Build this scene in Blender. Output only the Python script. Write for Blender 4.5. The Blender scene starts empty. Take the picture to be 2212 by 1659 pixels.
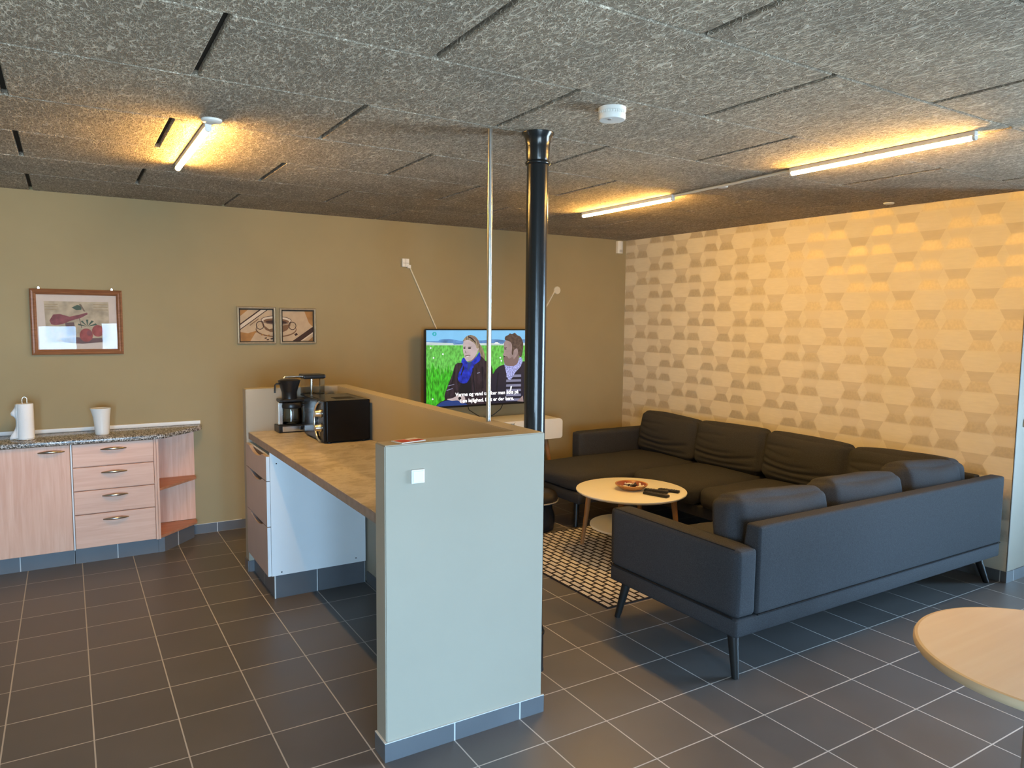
import bpy, bmesh, math, random
from math import pi, sin, cos, radians
from mathutils import Vector, Matrix, noise

random.seed(7)
SC = bpy.context.scene
COL = SC.collection

# ------------------------------------------------------------------ measures of the room (metres)
H = 2.461            # ceiling
YB = 3.31            # back wall
T = 0.3              # floor tile pitch
def xr(y):           # inner face of the papered wall (runs a touch out of square)
    return 2.80 + (YB - y) * 0.0319
YR = -0.33           # where the papered wall ends and turns away
XL, XF, YF = -4.6, 4.9, -5.0   # left wall, far right wall, window wall behind the viewer

# ------------------------------------------------------------------ material helpers
def new_mat(name):
    m = bpy.data.materials.new(name); m.use_nodes = True
    nt = m.node_tree
    return m, nt, nt.nodes['Principled BSDF']

def nd(nt, typ, **kw):
    n = nt.nodes.new(typ)
    for k, v in kw.items():
        if k in n.inputs.keys() if hasattr(n.inputs, 'keys') else False:
            n.inputs[k].default_value = v
        else:
            setattr(n, k, v)
    return n

def ramp(nt, src, stops):
    r = nt.nodes.new('ShaderNodeValToRGB')
    e = r.color_ramp.elements
    while len(e) < len(stops): e.new(0.5)
    for el, (p, c) in zip(e, stops):
        el.position = p; el.color = (*c, 1) if len(c) == 3 else c
    nt.links.new(src, r.inputs[0]); return r

def coords(nt, scale=(1, 1, 1), rot=(0, 0, 0), loc=(0, 0, 0)):
    tc = nt.nodes.new('ShaderNodeTexCoord'); mp = nt.nodes.new('ShaderNodeMapping')
    mp.inputs['Scale'].default_value = scale; mp.inputs['Rotation'].default_value = rot
    mp.inputs['Location'].default_value = loc
    nt.links.new(tc.outputs['Object'], mp.inputs['Vector']); return mp.outputs['Vector']

def bump(nt, bsdf, src, strength=0.2, dist=0.01):
    b = nt.nodes.new('ShaderNodeBump'); b.inputs['Strength'].default_value = strength
    b.inputs['Distance'].default_value = dist
    nt.links.new(src, b.inputs['Height']); nt.links.new(b.outputs['Normal'], bsdf.inputs['Normal'])

def mat(name, c, rough=0.5, metal=0.0, var=0.0, vscale=8.0, stretch=(1, 1, 1), bmp=0.0, bscale=200.0, bdist=0.002,
        spec=0.5, coat=0.0, trans=0.0, ior=1.45, emit=None, estr=0.0, sheen=0.0):
    m, nt, b = new_mat(name)
    b.inputs['Roughness'].default_value = rough; b.inputs['Metallic'].default_value = metal
    b.inputs['Specular IOR Level'].default_value = spec; b.inputs['Coat Weight'].default_value = coat
    b.inputs['Transmission Weight'].default_value = trans; b.inputs['IOR'].default_value = ior
    if sheen: b.inputs['Sheen Weight'].default_value = sheen
    n = nt.nodes.new('ShaderNodeTexNoise'); n.inputs['Scale'].default_value = vscale; n.inputs['Detail'].default_value = 4
    nt.links.new(coords(nt, stretch), n.inputs['Vector'])
    lo = [max(0, x * (1 - var)) for x in c]; hi = [min(1, x * (1 + var)) for x in c]
    r = ramp(nt, n.outputs['Fac'], [(0.3, lo), (0.7, hi)])
    nt.links.new(r.outputs['Color'], b.inputs['Base Color'])
    if emit:
        b.inputs['Emission Color'].default_value = (*emit, 1); b.inputs['Emission Strength'].default_value = estr
    if bmp:
        n2 = nt.nodes.new('ShaderNodeTexNoise'); n2.inputs['Scale'].default_value = bscale; n2.inputs['Detail'].default_value = 3
        nt.links.new(coords(nt), n2.inputs['Vector']); bump(nt, b, n2.outputs['Fac'], bmp, bdist)
    return m

def mix(nt, fac, a, b, mode='MIX'):
    n = nt.nodes.new('ShaderNodeMix'); n.data_type = 'RGBA'; n.blend_type = mode
    for i, v in ((0, fac), (6, a), (7, b)):
        if isinstance(v, (int, float)): n.inputs[i].default_value = v
        elif isinstance(v, tuple): n.inputs[i].default_value = (*v, 1)
        else: nt.links.new(v, n.inputs[i])
    return n.outputs[2]

def math_(nt, op, a, b=None, c=None):
    n = nt.nodes.new('ShaderNodeMath'); n.operation = op
    for i, v in enumerate((a, b, c)):
        if v is None: continue
        if isinstance(v, (int, float)): n.inputs[i].default_value = v
        else: nt.links.new(v, n.inputs[i])
    return n.outputs[0]

def wood(name, dark, light, axis=2, scale=3.0, rough=0.42, stretch=14.0, fig=0.35):
    m, nt, b = new_mat(name)
    st = [stretch] * 3; st[axis] = 0.9
    v = coords(nt, tuple(st))
    n = nt.nodes.new('ShaderNodeTexNoise'); n.inputs['Scale'].default_value = scale; n.inputs['Detail'].default_value = 5
    n.inputs['Distortion'].default_value = 0.6
    nt.links.new(v, n.inputs['Vector'])
    n2 = nt.nodes.new('ShaderNodeTexNoise'); n2.inputs['Scale'].default_value = 2.2
    nt.links.new(coords(nt), n2.inputs['Vector'])
    f = math_(nt, 'ADD', math_(nt, 'MULTIPLY', n.outputs['Fac'], 1 - fig), math_(nt, 'MULTIPLY', n2.outputs['Fac'], fig))
    r = ramp(nt, f, [(0.36, dark), (0.62, light)])
    nt.links.new(r.outputs['Color'], b.inputs['Base Color'])
    b.inputs['Roughness'].default_value = rough
    return m

def tile_mat(name, axes, c1, c2, grout, rough, offs=(0, 0), w=T, h=T, mort=0.0028, spec=0.5):
    """square tiles laid in the plane given by AXES of the object's own coordinates"""
    m, nt, b = new_mat(name)
    tc = nt.nodes.new('ShaderNodeTexCoord'); sp = nt.nodes.new('ShaderNodeSeparateXYZ'); cb = nt.nodes.new('ShaderNodeCombineXYZ')
    nt.links.new(tc.outputs['Object'], sp.inputs[0])
    for i, a in enumerate(axes):
        nt.links.new(math_(nt, 'ADD', sp.outputs[a], offs[i] + 30 * (w, h)[i]), cb.inputs[i])
    br = nt.nodes.new('ShaderNodeTexBrick'); br.offset = 0; br.squash = 1
    nt.links.new(cb.outputs[0], br.inputs['Vector'])
    for k, v in (('Color1', (*c1, 1)), ('Color2', (*c2, 1)), ('Mortar', (*grout, 1)), ('Scale', 1.0), ('Mortar Size', mort),
                 ('Mortar Smooth', 0.1), ('Bias', 0.0), ('Brick Width', w), ('Row Height', h)):
        br.inputs[k].default_value = v
    n = nt.nodes.new('ShaderNodeTexNoise'); n.inputs['Scale'].default_value = 5; n.inputs['Detail'].default_value = 6
    nt.links.new(cb.outputs[0], n.inputs['Vector'])
    g = nt.nodes.new('ShaderNodeTexNoise'); g.inputs['Scale'].default_value = 600; nt.links.new(cb.outputs[0], g.inputs['Vector'])
    k = math_(nt, 'ADD', math_(nt, 'MULTIPLY', n.outputs['Fac'], 0.35), math_(nt, 'ADD', math_(nt, 'MULTIPLY', g.outputs['Fac'], 0.3), 0.68))
    kk = nt.nodes.new('ShaderNodeCombineColor')
    for i in range(3): nt.links.new(k, kk.inputs[i])
    nt.links.new(mix(nt, 1.0, br.outputs['Color'], kk.outputs[0], 'MULTIPLY'), b.inputs['Base Color'])
    rr = math_(nt, 'ADD', math_(nt, 'MULTIPLY', br.outputs['Fac'], 0.35), math_(nt, 'ADD', rough - 0.06, math_(nt, 'MULTIPLY', n.outputs['Fac'], 0.12)))
    nt.links.new(rr, b.inputs['Roughness'])
    b.inputs['Specular IOR Level'].default_value = spec
    inv = math_(nt, 'SUBTRACT', 1.0, br.outputs['Fac'])
    bump(nt, b, inv, 0.5, 0.002)
    return m

# ------------------------------------------------------------------ mesh helpers
def link(o, parent=None):
    COL.objects.link(o)
    if parent is not None:
        o.parent = parent
    return o

def base_matrix(o):
    return (base_matrix(o.parent) @ o.matrix_basis) if o.parent else o.matrix_basis.copy()

def obj(name, bm, m, parent=None, smooth=None, off=None):
    """link a bmesh as one object; vertices are given in world space and re-based to the parent"""
    if parent is not None:
        bmesh.ops.transform(bm, matrix=base_matrix(parent).inverted(), verts=bm.verts)
    me = bpy.data.meshes.new(name); bm.normal_update(); bm.to_mesh(me); bm.free()
    for x in (m if isinstance(m, (list, tuple)) else [m]): me.materials.append(x)
    if smooth is not None:
        for p in me.polygons: p.use_smooth = True
        if smooth < 179: me.set_sharp_from_angle(angle=radians(smooth))
    return link(bpy.data.objects.new(name, me), parent)

def thing(name, label, cat, loc=(0, 0, 0), rz=0.0, group=None):
    o = bpy.data.objects.new(name, None); o.empty_display_size = 0.1
    o.location = loc; o.rotation_euler = (0, 0, rz); link(o)
    o.matrix_world = Matrix.Translation(Vector(loc)) @ Matrix.Rotation(rz, 4, 'Z')
    o['label'] = label; o['category'] = cat
    if group: o['group'] = group
    return o

def tag(o, label, cat, group=None):
    o['label'] = label; o['category'] = cat
    if group: o['group'] = group
    return o

def struct(name, bm, m, smooth=None, label=None):
    o = obj(name, bm, m, smooth=smooth); o['kind'] = 'structure'
    if label: o['label'] = label
    return o

def box(bm, x0, x1, y0, y1, z0, z1, bev=0.0, seg=2, mi=0, M=None):
    vs = [bm.verts.new((x, y, z)) for x in (x0, x1) for y in (y0, y1) for z in (z0, z1)]
    fs = [bm.faces.new([vs[i] for i in q]) for q in ((0, 1, 3, 2), (4, 6, 7, 5), (0, 4, 5, 1), (2, 3, 7, 6), (0, 2, 6, 4), (1, 5, 7, 3))]
    for f in fs: f.material_index = mi
    if bev:
        r = bmesh.ops.bevel(bm, geom=list({e for f in fs for e in f.edges}), offset=bev, segments=seg, affect='EDGES', profile=0.5)
        vs = list({v for f in r['faces'] for v in f.verts} | {v for v in vs if v.is_valid})
        for f in r['faces']: f.material_index = mi
    if M is not None: bmesh.ops.transform(bm, matrix=M, verts=vs)
    return vs

def B(*a, **k):
    bm = bmesh.new(); box(bm, *a, **k); return bm

def lathe(bm, prof, c=(0, 0, 0), seg=32, axis='Z', mi=0, a0=0.0):
    rings = []
    for r, z in prof:
        if r < 1e-6: rings.append([bm.verts.new((0, 0, z))])
        else: rings.append([bm.verts.new((r * cos(a0 + 2 * pi * i / seg), r * sin(a0 + 2 * pi * i / seg), z)) for i in range(seg)])
    for a, b in zip(rings, rings[1:]):
        for i in range(seg):
            j = (i + 1) % seg
            if len(a) == 1 and len(b) == 1: continue
            if len(a) == 1: f = bm.faces.new((a[0], b[j], b[i]))
            elif len(b) == 1: f = bm.faces.new((a[i], a[j], b[0]))
            else: f = bm.faces.new((a[i], a[j], b[j], b[i]))
            f.material_index = mi
    vs = [v for r in rings for v in r]
    R = {'Z': Matrix(), 'X': Matrix.Rotation(pi / 2, 4, 'Y'), 'Y': Matrix.Rotation(-pi / 2, 4, 'X')}[axis]
    bmesh.ops.transform(bm, matrix=Matrix.Translation(Vector(c)) @ R, verts=vs)
    return vs

def L(*a, **k):
    bm = bmesh.new(); lathe(bm, *a, **k); bmesh.ops.recalc_face_normals(bm, faces=bm.faces); return bm

def tube(bm, pts, r, seg=10, caps=True, mi=0):
    pts = [Vector(p) for p in pts]; rings = []
    n = len(pts)
    rr = r if isinstance(r, (list, tuple)) else [r] * n
    up = None
    for i, p in enumerate(pts):
        t = (pts[min(i + 1, n - 1)] - pts[max(i - 1, 0)]).normalized()
        if up is None:
            up = Vector((0, 0, 1)) if abs(t.z) < 0.9 else Vector((1, 0, 0))
        a = t.cross(up).normalized(); up = a.cross(t).normalized()
        rings.append([bm.verts.new(p + (a * cos(2 * pi * k / seg) + up * sin(2 * pi * k / seg)) * rr[i]) for k in range(seg)])
    for a, b in zip(rings, rings[1:]):
        for k in range(seg):
            f = bm.faces.new((a[k], a[(k + 1) % seg], b[(k + 1) % seg], b[k])); f.material_index = mi
    if caps:
        for f in (bm.faces.new(rings[0]), bm.faces.new(rings[-1])): f.material_index = mi
    bmesh.ops.recalc_face_normals(bm, faces=bm.faces)

def TB(*a, **k):
    bm = bmesh.new(); tube(bm, *a, **k); return bm

def prism(bm, poly, z0, z1, axis='Z', mi=0):
    """extrude a 2-D polygon; axis Z: (x,y), Y: (x,z), X: (y,z)"""
    def P(a, b, c): return {'Z': (a, b, c), 'Y': (a, c, b), 'X': (c, a, b)}[axis]
    lo = [bm.verts.new(P(a, b, z0)) for a, b in poly]; hi = [bm.verts.new(P(a, b, z1)) for a, b in poly]
    n = len(poly); fs = [bm.faces.new(lo), bm.faces.new(hi)]
    for i in range(n): fs.append(bm.faces.new((lo[i], lo[(i + 1) % n], hi[(i + 1) % n], hi[i])))
    for f in fs: f.material_index = mi
    bmesh.ops.recalc_face_normals(bm, faces=fs)
    return lo + hi

def PR(poly, z0, z1, axis='Z', bev=0.0, seg=2):
    bm = bmesh.new(); prism(bm, poly, z0, z1, axis)
    if bev: bmesh.ops.bevel(bm, geom=list(bm.edges), offset=bev, segments=seg, affect='EDGES', profile=0.5)
    return bm

def rrect(x0, x1, z0, z1, r, n=5):
    out = []
    for cx, cz, a in ((x1 - r, z1 - r, 0), (x0 + r, z1 - r, 90), (x0 + r, z0 + r, 180), (x1 - r, z0 + r, 270)):
        for i in range(n + 1):
            t = radians(a + 90 * i / n); out.append((cx + r * cos(t), cz + r * sin(t)))
    return out

def smoothstep(a, b, x):
    t = max(0.0, min(1.0, (x - a) / (b - a))); return t * t * (3 - 2 * t)

def cushion(size, c, r=0.05, puff=0.02, thin=2, cuts=22, seed=0, folds=(), rot=None, sag=0.0, pinch=0.0, amp=0.004):
    """soft upholstered block: rounded box, bulged over its thin axis, with sewn-in folds"""
    bm = bmesh.new(); bmesh.ops.create_cube(bm, size=2.0)
    bmesh.ops.subdivide_edges(bm, edges=list(bm.edges), cuts=cuts, use_grid_fill=True)
    hx = [s / 2 for s in size]
    ax = [i for i in range(3) if i != thin]
    for v in bm.verts:
        n = list(v.co)
        p = [n[i] * hx[i] for i in range(3)]
        q = [max(-(hx[i] - r), min(hx[i] - r, p[i])) for i in range(3)]
        d = Vector([p[i] - q[i] for i in range(3)])
        dl = d.length
        co = Vector(q) + (d / dl * r if dl > 1e-6 else d)
        u, w = n[ax[0]], n[ax[1]]
        s = 1 if n[thin] > 0 else -1
        k = abs(n[thin]) ** 3
        co[thin] += s * k * puff * (1 - u * u) * (1 - w * w)
        for a in ax:
            o = [i for i in range(3) if i != a]
            co[a] += (1 if n[a] > 0 else -1) * abs(n[a]) ** 4 * puff * 0.5 * (1 - n[o[0]] ** 2) * (1 - n[o[1]] ** 2)
        if pinch:      # corners drawn in
            e = (abs(u) * abs(w)) ** 4
            for a in ax: co[a] *= 1 - pinch * e
        for (w0, bend, depth, wid, u0, u1) in folds:
            line = w0 + bend * (u - 0.2) ** 2
            f = math.exp(-((w - line) / wid) ** 2) * smoothstep(u0 - 0.25, u0 + 0.1, u) * (1 - smoothstep(u1 - 0.1, u1 + 0.25, u))
            co[thin] -= s * k * depth * f
        if sag and thin != 2:
            co.z -= sag * (1 - u * u) * smoothstep(0.2, 1.0, w)
        nn = Vector((p[0] * 5 + seed * 3.1, p[1] * 5, p[2] * 5))
        co += Vector((noise.noise(nn), noise.noise(nn + Vector((9, 0, 0))), noise.noise(nn + Vector((0, 9, 0))))) * amp
        v.co = co
    M = Matrix.Translation(Vector(c))
    if rot is not None: M = M @ rot
    bmesh.ops.transform(bm, matrix=M, verts=bm.verts)
    return bm

def arc(cx, cz, rx, rz, a0, a1, n=24):
    return [(cx + rx * cos(radians(a0 + (a1 - a0) * i / n)), cz + rz * sin(radians(a0 + (a1 - a0) * i / n))) for i in range(n + 1)]

# ------------------------------------------------------------------ materials
WALL = (0.35, 0.277, 0.152)
M_wall = mat('olive_cream_paint', WALL, 0.75, var=0.03, vscale=3, bmp=0.12, bscale=350, bdist=0.001, spec=0.3)
M_low = mat('cream_paint_low_wall', (0.36, 0.322, 0.255), 0.6, var=0.02, vscale=3, bmp=0.05, bscale=250, bdist=0.001, spec=0.35)
M_white_wall = mat('white_paint', (0.75, 0.74, 0.70), 0.7)
M_floor = tile_mat('dark_floor_tiles', (0, 1), (0.100, 0.093, 0.091), (0.116, 0.108, 0.106), (0.50, 0.47, 0.44), 0.38)
M_skx = tile_mat('skirting_tiles_x', (0, 2), (0.105, 0.11, 0.12), (0.12, 0.125, 0.135), (0.55, 0.56, 0.56), 0.35, offs=(0, 0.1), h=0.5, mort=0.003)
M_sky = tile_mat('skirting_tiles_y', (1, 2), (0.105, 0.11, 0.12), (0.12, 0.125, 0.135), (0.55, 0.56, 0.56), 0.35, offs=(0, 0.1), h=0.5, mort=0.003)
M_skd = tile_mat('skirting_tiles_diagonal', (0, 2), (0.105, 0.11, 0.12), (0.12, 0.125, 0.135), (0.55, 0.56, 0.56), 0.35, offs=(0, 0.1), h=0.5, mort=0.003)
M_grout = mat('white_grout', (0.6, 0.6, 0.58), 0.8)

def ceiling_mat():
    m, nt, b = new_mat('wood_wool_panel')
    lines = None
    for i, ro in enumerate((0.0, 0.45, 0.95, 1.4, 1.9, 2.35, 2.8)):
        n = nt.nodes.new('ShaderNodeTexNoise'); n.inputs['Scale'].default_value = 62 + 5 * i; n.inputs['Detail'].default_value = 0.0
        nt.links.new(coords(nt, (1, 0.30, 1), (0, 0, ro), (i * 3.3, i * 1.7, i)), n.inputs['Vector'])
        a = math_(nt, 'ABSOLUTE', math_(nt, 'SUBTRACT', n.outputs['Fac'], 0.5))
        mr = nt.nodes.new('ShaderNodeMapRange'); mr.inputs[1].default_value = 0; mr.inputs[2].default_value = 0.035
        mr.inputs[3].default_value = 1 - 0.09 * i; mr.inputs[4].default_value = 0
        nt.links.new(a, mr.inputs[0])
        lines = mr.outputs[0] if lines is None else math_(nt, 'MAXIMUM', lines, mr.outputs[0])
    big = nt.nodes.new('ShaderNodeTexNoise'); big.inputs['Scale'].default_value = 3; big.inputs['Detail'].default_value = 5
    nt.links.new(coords(nt), big.inputs['Vector'])
    r = ramp(nt, lines, [(0.0, (0.27, 0.22, 0.17)), (0.45, (0.52, 0.45, 0.36)), (1.0, (0.80, 0.71, 0.60))])
    r2 = ramp(nt, big.outputs['Fac'], [(0.3, (0.85, 0.85, 0.85)), (0.7, (1.1, 1.08, 1.05))])
    nt.links.new(mix(nt, 1.0, r.outputs['Color'], r2.outputs['Color'], 'MULTIPLY'), b.inputs['Base Color'])
    b.inputs['Roughness'].default_value = 0.95; b.inputs['Specular IOR Level'].default_value = 0.1
    bump(nt, b, lines, 0.9, 0.004)
    return m
M_ceil = ceiling_mat()
M_gap = mat('ceiling_batten_shadow_gap', (0.05, 0.04, 0.03), 0.9)

# wallpaper: matt beige ground with tone-on-tone and metallic inks
M_pg = mat('wallpaper_ground', (0.76, 0.69, 0.56), 0.62, var=0.03, vscale=14, stretch=(1, 1, 6), bmp=0.05, bscale=300, spec=0.35)
M_pd = mat('wallpaper_dark_ink', (0.645, 0.57, 0.45), 0.6, var=0.03, vscale=14, stretch=(1, 1, 6), spec=0.35)
M_pm = mat('wallpaper_metallic_ink', (0.72, 0.64, 0.51), 0.55, metal=0.50, var=0.06, vscale=60, bmp=0.25, bscale=260, bdist=0.001)
M_ph = mat('wallpaper_half_tone_ink', (0.725, 0.65, 0.525), 0.6, spec=0.35)

def fabric(name, c, bs=900):
    m, nt, b = new_mat(name)
    n = nt.nodes.new('ShaderNodeTexNoise'); n.inputs['Scale'].default_value = 220; n.inputs['Detail'].default_value = 2
    nt.links.new(coords(nt, (1, 1, 3)), n.inputs['Vector'])
    n1 = nt.nodes.new('ShaderNodeTexNoise'); n1.inputs['Scale'].default_value = 240; n1.inputs['Detail'].default_value = 2
    nt.links.new(coords(nt, (3, 3, 0.8)), n1.inputs['Vector'])
    f = math_(nt, 'MULTIPLY', math_(nt, 'ADD', n.outputs['Fac'], n1.outputs['Fac']), 0.5)
    r = ramp(nt, f, [(0.32, tuple(x * 0.55 for x in c)), (0.5, c), (0.68, tuple(min(1, x * 1.6) for x in c))])
    nt.links.new(r.outputs['Color'], b.inputs['Base Color'])
    b.inputs['Roughness'].default_value = 0.92; b.inputs['Specular IOR Level'].default_value = 0.2
    bump(nt, b, f, 0.4, 0.002)
    return m
M_sofa = fabric('charcoal_weave', (0.038, 0.0388, 0.043))
M_seam = mat('seam_piping', (0.022, 0.021, 0.022), 0.95, spec=0.05)
M_blackwood = mat('black_stained_wood', (0.012, 0.011, 0.010), 0.4)
M_alder_v = wood('alder_veneer_upright', (0.66, 0.35, 0.225), (0.76, 0.46, 0.325), axis=2, scale=3.5)
M_alder_h = wood('alder_veneer_level', (0.68, 0.38, 0.26), (0.77, 0.475, 0.345), axis=0, scale=3.5)
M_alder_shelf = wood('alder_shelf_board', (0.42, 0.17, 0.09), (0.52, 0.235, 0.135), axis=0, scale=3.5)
M_birch = wood('birch_laminate', (0.78, 0.60, 0.43), (0.84, 0.68, 0.51), axis=0, scale=2.2, rough=0.35, fig=0.5)
M_birch_edge = mat('birch_solid_edge', (0.66, 0.50, 0.32), 0.4, var=0.06)
M_oak = wood('oak_leg', (0.26, 0.115, 0.035), (0.35, 0.165, 0.055), axis=2, scale=6)
M_pine = wood('brown_frame_wood', (0.19, 0.07, 0.03), (0.30, 0.125, 0.055), axis=0, scale=8, rough=0.35)
M_cream = mat('white_lacquer', (0.80, 0.77, 0.70), 0.35, var=0.01)
M_white = mat('white_plastic', (0.82, 0.82, 0.80), 0.4)
M_whiteboard = mat('white_melamine', (0.80, 0.82, 0.83), 0.3, var=0.01)
M_porcelain = mat('white_porcelain', (0.78, 0.78, 0.76), 0.12, coat=0.5)
M_paper = mat('kitchen_paper', (0.86, 0.86, 0.86), 0.95, bmp=0.3, bscale=120)
M_chrome = mat('chrome', (0.85, 0.84, 0.82), 0.22, 1.0)
M_steel = mat('brushed_steel', (0.66, 0.65, 0.63), 0.28, 1.0, var=0.05, vscale=30, stretch=(20, 20, 1))
M_pull = mat('satin_nickel', (0.55, 0.50, 0.44), 0.3, 1.0)
M_black = mat('black_plastic', (0.012, 0.012, 0.013), 0.3)
M_blackgloss = mat('black_gloss_enamel', (0.006, 0.006, 0.007), 0.22, spec=0.3)
M_pipe = mat('black_painted_iron', (0.010, 0.012, 0.014), 0.22, bmp=0.12, bscale=25, bdist=0.002)
M_leather = mat('black_leather', (0.022, 0.018, 0.014), 0.32, bmp=0.25, bscale=160)
M_dark = mat('dark_cavity', (0.02, 0.018, 0.016), 0.8)
M_mauve = mat('mauve_grey_laminate', (0.45, 0.36, 0.335), 0.45, var=0.03)
M_greymetal = mat('grey_lacquered_steel', (0.42, 0.44, 0.46), 0.35, 0.6)

def stone_top(name, cols, scale, rough):
    m, nt, b = new_mat(name)
    v = nt.nodes.new('ShaderNodeTexVoronoi'); v.inputs['Scale'].default_value = scale
    nt.links.new(coords(nt), v.inputs['Vector'])
    sp = nt.nodes.new('ShaderNodeSeparateColor'); nt.links.new(v.outputs['Color'], sp.inputs[0])
    r = ramp(nt, sp.outputs[0], [(i / len(cols), c) for i, c in enumerate(cols)]); r.color_ramp.interpolation = 'CONSTANT'
    nt.links.new(r.outputs['Color'], b.inputs['Base Color']); b.inputs['Roughness'].default_value = rough
    return m
M_granite = stone_top('speckled_granite_laminate', [(0.03, 0.026, 0.022), (0.10, 0.085, 0.07), (0.25, 0.22, 0.18), (0.42, 0.39, 0.36), (0.62, 0.60, 0.58), (0.20, 0.17, 0.14)], 170, 0.22)

def slate_top():
    m, nt, b = new_mat('brown_slate_laminate')
    n = nt.nodes.new('ShaderNodeTexNoise'); n.inputs['Scale'].default_value = 6; n.inputs['Detail'].default_value = 8
    n.inputs['Roughness'].default_value = 0.72; n.inputs['Distortion'].default_value = 0.5
    nt.links.new(coords(nt, (1, 1.3, 1), (0, 0, 0.5)), n.inputs['Vector'])
    r = ramp(nt, n.outputs['Fac'], [(0.32, (0.24, 0.205, 0.17)), (0.46, (0.38, 0.335, 0.29)), (0.55, (0.52, 0.475, 0.43)), (0.66, (0.31, 0.27, 0.23))])
    nt.links.new(r.outputs['Color'], b.inputs['Base Color']); b.inputs['Roughness'].default_value = 0.33
    return m
M_slate = slate_top()
M_slate_edge = mat('brown_edge_band', (0.24, 0.19, 0.155), 0.45, var=0.15, vscale=30)

def rug_mat():
    m, nt, b = new_mat('brick_weave_rug')
    tc = nt.nodes.new('ShaderNodeTexCoord'); sp = nt.nodes.new('ShaderNodeSeparateXYZ'); cb = nt.nodes.new('ShaderNodeCombineXYZ')
    nt.links.new(tc.outputs['Object'], sp.inputs[0])
    nt.links.new(math_(nt, 'ADD', sp.outputs[1], 0.049 + 0.98), cb.inputs[0]); nt.links.new(math_(nt, 'ADD', sp.outputs[0], 0.94), cb.inputs[1])
    br = nt.nodes.new('ShaderNodeTexBrick'); br.offset = 0.5; br.offset_frequency = 2
    nt.links.new(cb.outputs[0], br.inputs['Vector'])
    for k, v in (('Color1', (0.62, 0.58, 0.56, 1)), ('Color2', (0.72, 0.68, 0.65, 1)), ('Mortar', (0.012, 0.007, 0.007, 1)), ('Scale', 1.0),
                 ('Mortar Size', 0.0080), ('Mortar Smooth', 0.05), ('Brick Width', 0.098), ('Row Height', 0.047)):
        br.inputs[k].default_value = v
    s = math_(nt, 'SINE', math_(nt, 'MULTIPLY', math_(nt, 'ADD', sp.outputs[0], 0.94 + 0.0235), 2 * pi / 0.0094))
    st = nt.nodes.new('ShaderNodeMapRange'); st.inputs[1].default_value = -0.9; st.inputs[2].default_value = -0.2; st.inputs[3].default_value = 0.35
    nt.links.new(s, st.inputs[0])
    c3 = nt.nodes.new('ShaderNodeCombineColor')
    for i in range(3): nt.links.new(st.outputs[0], c3.inputs[i])
    nt.links.new(mix(nt, 1.0, br.outputs['Color'], c3.outputs[0], 'MULTIPLY'), b.inputs['Base Color'])
    b.inputs['Roughness'].default_value = 0.95
    bump(nt, b, math_(nt, 'SUBTRACT', 1.0, br.outputs['Fac']), 0.4, 0.002)
    return m
M_rug = rug_mat()
M_rugedge = mat('rug_binding', (0.014, 0.009, 0.009), 0.95)

def emis(name, c, s):
    m, nt, b = new_mat(name)
    b.inputs['Base Color'].default_value = (0.9, 0.9, 0.9, 1); b.inputs['Roughness'].default_value = 0.4
    b.inputs['Emission Color'].default_value = (*c, 1); b.inputs['Emission Strength'].default_value = s
    return m
TUBE_C = (1.0, 0.55, 0.13); TUBE_S = 245.0
M_tube = emis('lit_tube_diffuser', TUBE_C, TUBE_S)

def glass(name, tint=(1, 1, 1), rough=0.0, ior=1.5):
    """thin clear pane: lets light through, mirrors at a slant"""
    m, nt, b = new_mat(name)
    out = [n for n in nt.nodes if n.type == 'OUTPUT_MATERIAL'][0]
    nt.nodes.remove(b)
    t = nt.nodes.new('ShaderNodeBsdfTransparent'); t.inputs[0].default_value = (*tint, 1)
    g = nt.nodes.new('ShaderNodeBsdfGlossy'); g.inputs['Roughness'].default_value = rough
    fr = nt.nodes.new('ShaderNodeFresnel'); fr.inputs[0].default_value = ior
    mx = nt.nodes.new('ShaderNodeMixShader')
    nt.links.new(fr.outputs[0], mx.inputs[0]); nt.links.new(t.outputs[0], mx.inputs[1]); nt.links.new(g.outputs[0], mx.inputs[2])
    nt.links.new(mx.outputs[0], out.inputs[0])
    return m
M_pane = glass('window_glass', (0.97, 0.99, 1.0))
M_picglass = glass('picture_glass', ior=1.22)
M_tank = glass('clear_plastic', (0.82, 0.80, 0.76), 0.05)
M_carafe = glass('smoky_glass', (0.88, 0.86, 0.83), 0.02)

# ================================================================== THE ROOM
bm = B(XL, XF, YF, YB, -0.06, 0.0)
struct('floor', bm, M_floor)

# ceiling: wood-wool panels 1.193 x 0.603 in half bond, chamfered edges, one mesh
bm = bmesh.new()
box(bm, XL, XF, YF, YB, H + 0.024, H + 0.06, mi=1)
yl = -0.945
rows = [-0.945, -0.350, 0.250, 0.880, 1.500, 2.105, 2.660, YB]
k = 0
while rows[0] > YF + 0.02:
    rows.insert(0, rows[0] - 0.598); k += 1
for r in range(len(rows) - 1):
    a, b_ = rows[r], rows[r + 1]
    if b_ <= YF: continue
    idx = r - k
    off = (-1.105 if idx % 2 == 0 else -1.725)
    x = off - 1.193 * 4
    while x < XF:
        x0, x1 = max(x, XL) + 0.010, min(x + 1.193, XF) - 0.010
        if x1 - x0 > 0.03:
            box(bm, x0, x1, max(a, YF) + 0.0035, b_ - 0.0035, H, H + 0.024, bev=0.004, seg=1)
        x += 1.193
o = struct('ceiling', bm, [M_ceil, M_gap])

# back wall, left wall, right part of the room and the window wall behind the viewer
struct('wall_back', B(XL - 0.12, xr(YB), YB, YB + 0.12, 0, H + 0.1), M_wall)
struct('wall_left', B(XL - 0.12, XL, YF - 0.3, YB, 0, H + 0.1), M_wall)
struct('wall_return', PR([(xr(YR) + 0.004, YR), (XF, YR), (XF, YR + 0.12), (xr(YR + 0.12) + 0.004, YR + 0.12)], 0, H + 0.1), M_low)

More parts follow.
